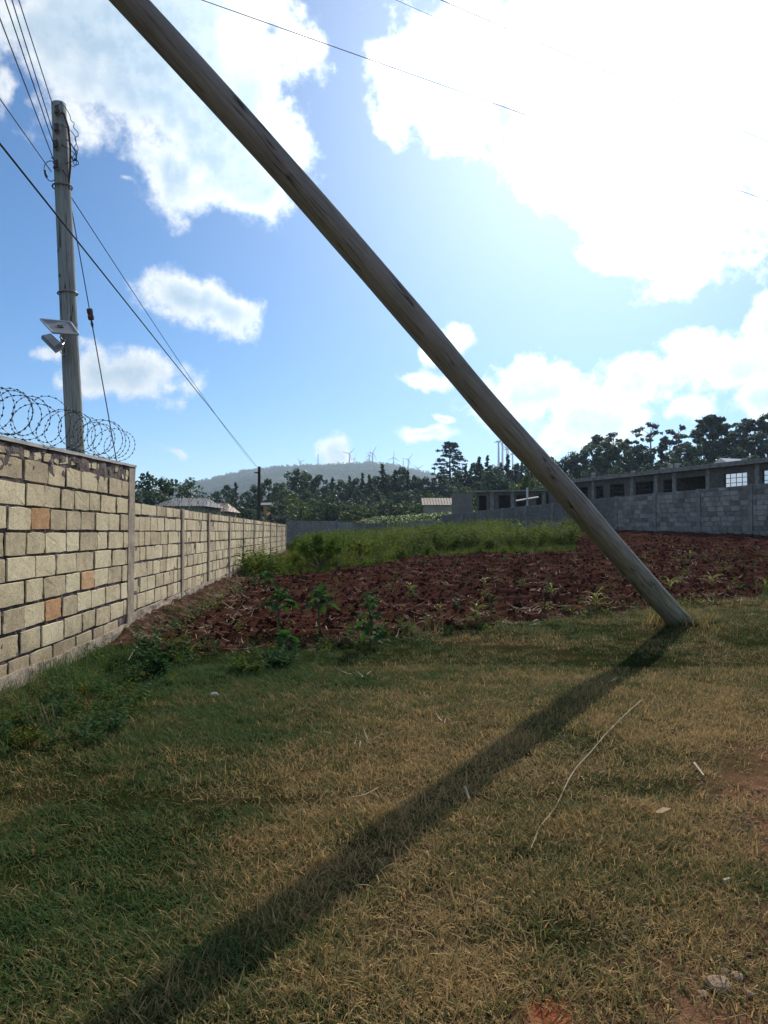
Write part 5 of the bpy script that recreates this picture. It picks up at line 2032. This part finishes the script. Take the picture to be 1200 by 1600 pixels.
for t in (ops[0][1] + 0.1, ops[1][1] + 0.3):
    wm.box((t, 0.2, ZF2 - 0.8), (t + 0.15, 5, ZR2 - 0.14), TL2)
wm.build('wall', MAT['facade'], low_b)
m = MB()
m.box((-0.2, -0.5, ZR2 - 0.138), (fl.L + 0.2, 5.4, ZR2 + 0.02), TL2, 0.01)
m.build('roof_slab', MAT['grey_mortar'], low_b)
m = MB()
m.box((-2.0, -2.0, ZF2 - 0.9), (-0.05, -1.8, ZR2 - 0.25), TL2, 0.0)
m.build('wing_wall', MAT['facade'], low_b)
for u in (769, 801, 850):
    t = facade_u(fl, u)
    m = MB()
    m.box((t - 0.16, -0.05, ZF2 - 0.8), (t + 0.16, -0.003, ZR2 - 0.15), TL2, 0.005)
    m.build('column', MAT['grey_mortar'], low_b)
a, b, k = ops[2]
window(low_b, TL2, a + 0.003, b - 0.003, 3.303, ZR2 - 0.453, 3, 3, False)
# white post carrying a slanting sheet
sp = at(824, 800, 66)
post = empty('sheet_canopy', (sp[0], sp[1], float(H(sp[0], sp[1]))), 'white post with slanting pale sheet beside the leaning pole', 'canopy')
m = MB()
pz = at(824, 762, 66)[2] - post.location.z
m.tube([(0, 0, 0), (0, 0, pz)], 0.09, 8)
m.build('post', MAT['white_metal'], post)
m = MB()
q0, q1 = at(806, 784, 66), at(841, 778, 66)
L0 = post.location
m.add([(q0[0] - L0.x, -0.35, q0[2] - L0.z), (q1[0] - L0.x, -0.35, q1[2] - L0.z), (q1[0] - L0.x, 0.15, q1[2] - L0.z + 0.1), (q0[0] - L0.x, 0.15, q0[2] - L0.z + 0.1),
       (q0[0] - L0.x, -0.35, q0[2] - L0.z + 0.06), (q1[0] - L0.x, -0.35, q1[2] - L0.z + 0.06), (q1[0] - L0.x, 0.15, q1[2] - L0.z + 0.16), (q0[0] - L0.x, 0.15, q0[2] - L0.z + 0.16)],
      [(0, 3, 2, 1), (4, 5, 6, 7), (0, 1, 5, 4), (1, 2, 6, 5), (2, 3, 7, 6), (3, 0, 4, 7)])
m.build('sheet', MAT['coping'], post)


def house(x0, x1, y, zridge, zeave, depth, label, roofmat, wallmat=None, hip=0.0, group='small houses with iron roofs', ribs=0):
    xc = (x0 + x1) / 2
    g = float(H(xc, y))
    root = empty('house', (xc, y, g), label, 'house', group)
    w_ = (x1 - x0) / 2
    m = MB()
    m.box((-w_ + 0.35, 0.35, -0.2), (w_ - 0.35, depth - 0.35, zeave - g - 0.02))
    m.build('wall', wallmat or MAT['plaster'], root)
    m = MB()
    zr, ze = zridge - g, zeave - g
    hp = hip * w_
    vs = [(-w_, 0, ze), (w_, 0, ze), (w_, depth, ze), (-w_, depth, ze), (-w_ + hp, depth / 2, zr), (w_ - hp, depth / 2, zr)]
    m.add(vs, [(0, 1, 5, 4), (2, 3, 4, 5), (1, 2, 5), (3, 0, 4), (3, 2, 1, 0)])
    rf = m.build('roof', roofmat, root)
    if ribs:
        m = MB()
        for i in range(1, ribs):
            t = i / ribs
            a = Vector(vs[0]).lerp(Vector(vs[1]), t)
            b = Vector(vs[4]).lerp(Vector(vs[5]), t)
            m.tube([a + Vector((0, 0, 0.02)), b + Vector((0, 0, 0.02))], 0.03, 4)
        m.build('roof_ribs', roofmat, rf)
    return root


p0, p1 = at(236, 790, 45), at(322, 790, 45)
house(p0[0], p1[0], 45, at(280, 779, 48)[2], at(280, 791, 45)[2], 6, 'house with pale grey corrugated iron roof showing over the long lower wall', MAT['roof'], hip=0.35, ribs=18)
p0, p1 = at(312, 790, 55), at(356, 790, 55)
house(p0[0], p1[0], 55, at(330, 786, 57)[2], at(330, 799, 55)[2], 5, 'small house with brownish hipped roof right of the grey iron roof', MAT['brown_roof'], hip=0.5)
p0, p1 = at(405, 790, 72), at(421, 790, 72)
house(p0[0], p1[0], 72, at(412, 785, 73)[2], at(412, 789, 72)[2], 3, 'tiny building with ochre lit wall by the distant pole', MAT['roof'], MAT['ochre'])
p0, p1 = at(660, 790, 86), at(714, 790, 86)
house(p0[0], p1[0], 86, at(690, 778, 88)[2], at(690, 789, 86)[2], 5, 'shed with faded rusty iron roof left of the low unfinished building', MAT['brown_roof'], hip=0.0, ribs=12)

# green terrace and red bank behind the far wall
r = np.random.default_rng(77)
x = r.uniform(-9, 9, 2600)
y = r.uniform(63.5, 84, 2600)
keep = (x > -3.5 + (y - 66) * 0.15) & (y < 80)
x, y = x[keep], y[keep]
n = len(x)
MAT['crop'] = leafmat('terrace_crop', [(0.05, 0.1, 0.02), (0.09, 0.15, 0.03), (0.13, 0.18, 0.05)], 0.45, 0.5, 'World')
ck = [weed_mesh(560 + i, 0.4, 5, 10, 0.2, 0.1, 0.3, MAT['crop']) for i in range(3)]
scatter('terrace_crops', np.stack([x, y, H(x, y)], 1), np.stack([np.zeros(n), np.zeros(n), r.uniform(0, 6.28, n)], 1), r.uniform(0.7, 1.3, n), r.integers(0, 3, n), ck)
terr = gridmesh('terrace_soil', np.linspace(-12, -1.5, 40), np.linspace(64, 80, 40), lambda x_, y_: H(x_, y_) + 0.08 + (fbm(x_ * 1.5, y_ * 1.5, 33, 3) - 0.5) * 0.2 - 0.3 * sstep(np.abs(x_ + 6.75), 4.6, 5.2), MAT['soil'])
link('terrace_soil', terr, kind='structure')


# ------------------------------------------------------------------ plants that stand alone
def kale_leaf(seed, L=0.27, W=0.135):
    r_ = np.random.default_rng(seed)
    vs, fs = [], []
    p = np.array([0., 0., 0.])
    ang = r_.uniform(0.5, 0.9)
    n = 6
    for i in range(n + 1):
        t = i / n
        wv = W * (0.1 if t < 0.25 else math.sin(math.pi * min(0.97, 0.1 + 0.8 * t)) ** 0.7) * r_.uniform(0.85, 1.15)
        e = 0.35 * wv
        vs += [p + np.array([0, -wv / 2, e * r_.uniform(0.4, 1.1)]), p, p + np.array([0, wv / 2, e * r_.uniform(0.4, 1.1)])]
        p = p + np.array([math.sin(ang), 0, math.cos(ang)]) * L / n
        ang += r_.uniform(0.05, 0.5)
    for i in range(n):
        a = 3 * i
        fs += [(a, a + 1, a + 4, a + 3), (a + 1, a + 2, a + 5, a + 4)]
    return npmesh('leaf', vs, fs, MAT['kale'], False)


def maize_leaf(seed):
    r_ = np.random.default_rng(seed)
    vs, fs = [], []
    L = 0.42
    p = np.array([0., 0., 0.])
    ang = r_.uniform(0.25, 0.6)
    n = 6
    for i in range(n + 1):
        t = i / n
        wv = 0.042 * (1 - t ** 2.2) * min(1, 0.5 + 2 * t) + 0.002
        vs += [p + np.array([0, -wv / 2, wv * 0.3]), p, p + np.array([0, wv / 2, wv * 0.3])]
        p = p + np.array([math.sin(ang), 0, math.cos(ang)]) * L / n
        ang += r_.uniform(0.15, 0.42)
    for i in range(n):
        a = 3 * i
        fs += [(a, a + 1, a + 4, a + 3), (a + 1, a + 2, a + 5, a + 4)]
    return npmesh('leaf', vs, fs, MAT['maize'], True)


KL_ = [kale_leaf(800 + i) for i in range(6)]
ML_ = [maize_leaf(820 + i) for i in range(5)]
LONGL = [kale_leaf(840 + i, 0.26, 0.05) for i in range(4)]


def ground_pt(u, v):
    """where a photo pixel meets the ground (field included)"""
    d = ray(u, v)
    lo = 1.0
    prev = None
    for Y in np.arange(1.5, 70, 0.02):
        p = np.array([0, 0, EYE]) + d * (Y / d[1])
        if p[2] <= max(float(H(p[0], p[1])), float(soil_z(p[0], p[1]))):
            return p
    return p


def kale(u, vbase, vtop, label, nl=12, leaves=None, tall=False, seed=1, lw=1.0, name='kale_plant', cat='plant', group='kale plants along the field edge'):
    rr = random.Random(seed)
    b = ground_pt(u, vbase)
    h = (vbase - vtop) / F * b[1]
    root = empty(name, tuple(b), label, cat, group)
    m = MB()
    m.tube([(0, 0, -0.05), (rr.uniform(-.03, .03), rr.uniform(-.03, .03), h * 0.4), (rr.uniform(-.05, .05), rr.uniform(-.05, .05), h * 0.82)], [0.016, 0.014, 0.008], 6)
    m.build('stem', MAT['stem'], root)
    leaves = leaves or KL_
    for k in range(nl):
        t = k / max(1, nl - 1)
        z_ = h * ((0.12 + 0.7 * t) if tall else (0.45 + 0.35 * t))
        o = bpy.data.objects.new('leaf', leaves[k % len(leaves)])
        COL.objects.link(o)
        o.parent = root
        o.location = (0, 0, z_)
        o.rotation_euler = (rr.uniform(-.35, .35), rr.uniform(0.1, 0.75) - 0.7 * t, k * 2.4 + rr.uniform(-.4, .4))
        s = lw * rr.uniform(0.75, 1.15) * (1.05 - 0.35 * t) * (h / 0.6) ** 0.5
        o.scale = (s, s, s)
    return root


kale(500, 985, 915, 'bluish green kale on the soil between two smaller kales', 20, seed=1)
kale(578, 1012, 918, 'tallest dark kale with drooping leaves at the field edge', 26, seed=2, tall=True, lw=0.75)
kale(415, 925, 890, 'small kale at the left start of the red soil near the weeds', 14, seed=3)
kale(437, 985, 915, 'kale with one yellow leaf on a bare bent stalk', 18, seed=4)
kale(445, 1030, 985, 'low kale lost in dark weeds at the lawn edge', 14, seed=5)
kale(380, 905, 838, 'tall thin leafy plant standing against the long lower wall', 20, leaves=LONGL, tall=True, seed=7, lw=0.95, name='leafy_plant', group=None)
kale(424, 893, 862, 'short leafy plant by the foot of the long lower wall', 14, leaves=LONGL, tall=True, seed=8, lw=0.9, name='leafy_plant', group=None)
kale(768, 968, 925, 'small dark leafy plant standing beside a maize seedling in mid field', 8, seed=9, leaves=LONGL, tall=True, name='leafy_plant', group=None)


def maize(u, vbase, vtop, label, seed, nl=6):
    rr = random.Random(seed)
    b = ground_pt(u, vbase)
    h = (vbase - vtop) / F * b[1]
    root = empty('maize_seedling', tuple(b), label, 'seedling', 'maize seedlings in the red soil')
    m = MB()
    m.tube([(0, 0, -0.03), (0, 0, h * 0.55)], [0.012, 0.006], 6)
    m.build('stem', MAT['maize'], root)
    for k in range(nl):
        o = bpy.data.objects.new('leaf', ML_[rr.randrange(len(ML_))])
        COL.objects.link(o)
        o.parent = root
        o.location = (0, 0, h * (0.05 + 0.5 * k / nl))
        o.rotation_euler = (rr.uniform(-.2, .2), rr.uniform(-0.3, 0.25), k * 2.6 + rr.uniform(-.5, .5))
        s = h / 0.42 * rr.uniform(0.8, 1.15)
        o.scale = (s, s, s)
    return root


maize(757, 918, 896, 'pale maize seedling with broad leaves in the middle of the soil', 1, 7)
maize(745, 958, 932, 'maize seedling with long arching leaves near the lawn edge', 2)
maize(862, 930, 910, 'thin pale maize seedling left of the leaning pole foot', 3, 5)
maize(932, 952, 920, 'bright maize seedling closest to the leaning pole foot', 4, 8)
maize(1047, 922, 896, 'bushy maize seedling right behind the leaning pole foot', 5, 8)
maize(1112, 918, 892, 'wide spread maize seedling right of the leaning pole', 6, 7)
maize(1197, 925, 902, 'maize seedling at the right edge of the view', 7, 6)
maize(687, 958, 938, 'tiny yellowish maize seedling in the straw', 8, 5)
maize(1078, 872, 858, 'faint far maize seedling near the grey wall', 9, 5)
maize(640, 925, 905, 'small maize seedling near the weed edge', 10, 5)


# shrubs at the wall's far end
def shrub(u, vbase, vtop, wpx, label, seed, mat='weed', n=900, group='shrubs in the weeds'):
    r_ = np.random.default_rng(seed)
    b = ground_pt(u, vbase)
    h = (vbase - vtop) / F * b[1]
    w_ = wpx / F * b[1] / 2
    root = empty('shrub', tuple(b), label, 'shrub', group)
    C, Rr = [], []
    st = MB()
    for k in range(16):
        a = r_.uniform(0, 6.28)
        q = r_.random() ** 0.6 * w_ * 0.8
        z_ = h * r_.uniform(0.25, 0.88) * (1 - 0.3 * q / w_)
        C.append((q * math.cos(a), q * math.sin(a), z_))
        Rr.append(h * r_.uniform(0.14, 0.24))
        st.tube([(0, 0, -0.02), (q * math.cos(a) * 0.5, q * math.sin(a) * 0.5, z_ * 0.6), (q * math.cos(a), q * math.sin(a), z_)], [0.012, 0.009, 0.004], 5)
    v, f = leaves_on(C, Rr, n, 0.05, r_, 0.95, 0.4, 0.2)
    link('foliage', npmesh('foliage', v, f, MAT[mat]), root)
    st.build('stem', MAT['stem'], root)
    return root


shrub(500, 888, 824, 95, 'wide leafy shrub catching light in the weeds past the red soil', 1, n=2600)
shrub(560, 876, 838, 50, 'smaller shrub right of the wide leafy shrub', 2, n=1200)
shrub(585, 868, 842, 40, 'thin yellowish shrub before the dark far wall', 3, n=700)
shrub(470, 880, 836, 40, 'narrow shrub close to the end of the long lower wall', 4, n=1000)
shrub(805, 838, 803, 36, 'grey green bush against the right stone wall', 5, 'evergreen', n=1200)
shrub(678, 842, 812, 22, 'dark bush with pale leaves at the corner of the far wall', 6, 'evergreen', n=700)



def weed_clump(u, vbase, h, spread, nst, L, W, label, seed, mat='kale'):
    b = ground_pt(u, vbase)
    o = link('weed_clump', weed_mesh(seed, h, nst, 14, L, W, spread, MAT[mat]), label=label, cat='weeds', loc=tuple(b))
    return o


weed_clump(228, 1040, 0.5, 0.22, 16, 0.13, 0.045, 'bushy dark green plant at the foot of the wall corner pillar', 921)
weed_clump(246, 1058, 0.34, 0.2, 16, 0.12, 0.05, 'lower green tuft just right of the plant at the corner pillar', 922)
weed_clump(440, 1042, 0.22, 0.3, 26, 0.1, 0.03, 'dark low weed clump at the lawn edge around a small kale', 923)
weed_clump(390, 1048, 0.16, 0.3, 22, 0.09, 0.03, 'low leafy weeds left of the dark clump at the lawn edge', 924, 'weed')

# weeds along the ragged front edge of the soil and through it
r = np.random.default_rng(617)
x, y = sample(9000, 0, 0, 8.4, 26, r, 0.8)
fi = field_in(x, y)
keep = ((np.abs(fi - 0.1) < 0.45) & (r.random(len(x)) < 0.38 * (fbm(x * 0.9, y * 0.9, 15, 3) > 0.42)) & (y < 19)) | ((fi > 0) & (r.random(len(x)) < 0.02))
x, y, fi = x[keep], y[keep], fi[keep]
n = len(x)
ek = [weed_mesh(950 + i, 0.3, 6, 7, 0.11, 0.03, 0.18, MAT['weed']) for i in range(3)] + [weed_mesh(955 + i, 0.25, 5, 7, 0.12, 0.04, 0.16, MAT['kale']) for i in range(2)]
scatter('edge_weeds', np.stack([x, y, np.maximum(soil_z(x, y), H(x, y)) - 0.01], 1), np.stack([np.zeros(n), np.zeros(n), r.uniform(0, 6.28, n)], 1), r.uniform(0.3, 0.95, n), r.integers(0, 5, n), ek)

# low broad weeds in the long grass under the tall wall
r = np.random.default_rng(611)
n = 190
y = 5.4 + 4.5 * r.random(n) ** 1.4
x = wall_x(y) + 0.25 + 1.2 * r.random(n)
wk = [weed_mesh(930 + i, 0.3, 9, 8, 0.1, 0.032, 0.2, MAT['kale']) for i in range(3)] + [weed_mesh(940 + i, 0.24, 8, 8, 0.1, 0.028, 0.2, MAT['weed']) for i in range(2)]
scatter('wall_foot_weeds', np.stack([x, y, H(x, y) - 0.01], 1), np.stack([np.zeros(n), np.zeros(n), r.uniform(0, 6.28, n)], 1), r.uniform(0.25, 0.75, n), r.integers(0, 5, n), wk)

# ------------------------------------------------------------------ litter on the lawn


def rock_mesh(seed, sq=0.6):
    rr = np.random.default_rng(seed)
    bm = bmesh.new()
    bmesh.ops.create_icosphere(bm, subdivisions=2, radius=1)
    ph = rr.uniform(0, 6, 3)
    for v in bm.verts:
        k = 1 + 0.18 * math.sin(2.3 * v.co.x + ph[0]) + 0.15 * math.sin(2.9 * v.co.y + ph[1]) + rr.uniform(-0.06, 0.06)
        v.co *= k
        v.co.z *= sq
    me = bpy.data.meshes.new('stone')
    bm.to_mesh(me)
    bm.free()
    me.materials.append(MAT['rock'])
    return me


for i, (u, v, s, lab) in enumerate(((1124, 1545, 0.042, 'largest brown stone half sunk in worn earth at the lower right'), (1152, 1532, 0.024, 'dark stone touching the largest brown stone on its right'), (1128, 1522, 0.02, 'pale flat stone just above the largest brown stone'), (1145, 1502, 0.018, 'small buff stone higher up in the worn earth'), (1122, 1500, 0.016, 'small brown stone left of the small buff stone'), (1098, 1556, 0.018, 'small reddish stone left of the largest brown stone'), (1172, 1556, 0.02, 'stone nearest the lower right corner'), (332, 1088, 0.042, 'whitish stone lying in the grass before the kale'))):
    p = ground_pt(u, v)
    me = rock_mesh(i + 50)
    if i == 7:
        me.materials[0] = MAT['coping']
    o = link('stone', me, label=lab, cat='stone', group='loose stones on the lawn', loc=(p[0], p[1], p[2] + s * 0.3))
    o.scale = (s, s * 1.1, s)
    o.rotation_euler = (0, 0, i * 1.3)
# gravel in the bare earth
r = np.random.default_rng(33)
x, y = sample(5000, 0, 0, 1.8, 4.5, r)
bare = 0.75 * x - 0.45 * y + (fbm(x * 1.7, y * 1.7, 55, 3) - 0.5) * 1.1
keep = bare > -0.45
x, y = x[keep], y[keep]
n = len(x)
gs = 0.003 + 0.011 * r.random(n) ** 3
scatter('gravel', np.stack([x, y, H(x, y) + gs * 0.3], 1), r.uniform(0, 6.28, (n, 3)), gs, r.integers(0, 4, n), [rock_mesh(70 + i, 0.8) for i in range(4)])


def stalk(pxs_, rad, label, lift=0.03, name='dry_stalk', group='dry stalks in the grass'):
    pts = []
    for (u, v) in pxs_:
        p = ground_pt(u, v)
        pts.append(Vector((p[0], p[1], p[2] + lift)))
    c = pts[0].copy()
    m = MB()
    pp = smooth([q - c for q in pts], 4)
    m.tube(pp, [rad * (1 - 0.5 * i / len(pp)) for i in range(len(pp))], 5)
    return link(name, m.mesh(name, MAT['straw']), label=label, cat='stalk', group=group, loc=c)


stalk([(1005, 1098), (985, 1115), (950, 1150), (925, 1180), (895, 1215), (868, 1270), (845, 1300), (830, 1335)], 0.0048, 'long curved dry stalk lying across the lawn below the leaning pole')
stalk([(1085, 1200), (1100, 1220)], 0.01, 'short pale straw stub right of the long curved stalk')
stalk([(545, 1255), (570, 1250), (592, 1238)], 0.004, 'thin straw lying beside the pole shadow')
stalk([(727, 1238), (733, 1257)], 0.009, 'pale stub of straw within the pole shadow')
stalk([(1130, 1388), (1140, 1384)], 0.01, 'flat white chip of straw at the right of the lawn')
stalk([(200, 1040), (215, 1018), (238, 1010), (248, 1000)], 0.006, 'bent straw by the wall foot near the corner pillar', 0.06)
for i, (u, v, du, lab) in enumerate(((60, 1145, -8, 'leftmost'), (66, 1143, -3, 'second from left'), (74, 1142, -7, 'middle'), (80, 1140, -9, 'fourth from left'), (87, 1130, -4, 'rightmost'), )):
    b = ground_pt(u, v)
    h = (0.13, 0.1, 0.17, 0.2, 0.15)[i]
    m = MB()
    m.tube([(0, 0, -0.02), (du * 0.004, 0.0, h * 0.5), (du * 0.009, 0.01, h)], [0.007, 0.006, 0.004], 5)
    link('cut_stalk', m.mesh('cut_stalk', MAT['straw']), label='cut dry stalk stuck upright in dark weeds by the wall, %s of five' % lab, cat='stalk', group='cut stalks by the wall', loc=tuple(b))
b = ground_pt(781, 1172)
m = MB()
m.tube([(0, 0, -0.02), (0.004, 0, 0.09)], [0.008, 0.006], 5)
link('cut_stalk', m.mesh('cut_stalk', MAT['straw']), label='single pale stub standing at the edge of the pole shadow', cat='stalk', loc=tuple(b))
p = ground_pt(1035, 1279)
m = MB()
m.add([(-0.05, 0.01, 0.0), (-0.01, -0.022, 0.012), (0.045, -0.01, 0.03), (0.012, 0.024, 0.025), (-0.05, 0.01, -0.004), (-0.01, -0.022, 0.008), (0.045, -0.01, 0.026), (0.012, 0.024, 0.021)],
      [(0, 1, 3), (1, 2, 3), (5, 4, 7), (6, 5, 7), (0, 4, 5, 1), (1, 5, 6, 2), (2, 6, 7, 3), (3, 7, 4, 0)])
link('fallen_leaf', m.mesh('fallen_leaf', MAT['yellow_leaf']), label='curled yellow brown leaf lying on the lawn at the right', cat='leaf', loc=(p[0], p[1], p[2] + 0.025))

# ------------------------------------------------------------------ haze
hz = bpy.data.materials.new('air')
hz.use_nodes = True
t = hz.node_tree
t.nodes.clear()
pv = t.nodes.new('ShaderNodeVolumePrincipled')
pv.inputs['Color'].default_value = (0.62, 0.80, 1.0, 1)
pv.inputs['Density'].default_value = 0.00016
pv.inputs['Anisotropy'].default_value = 0.35
ou = t.nodes.new('ShaderNodeOutputMaterial')
t.links.new(pv.outputs[0], ou.inputs['Volume'])
m = MB()
m.box((-4100, -700, -4.0), (4100, 4300, 330))
o = m.build('haze', hz)
o['kind'] = 'stuff'
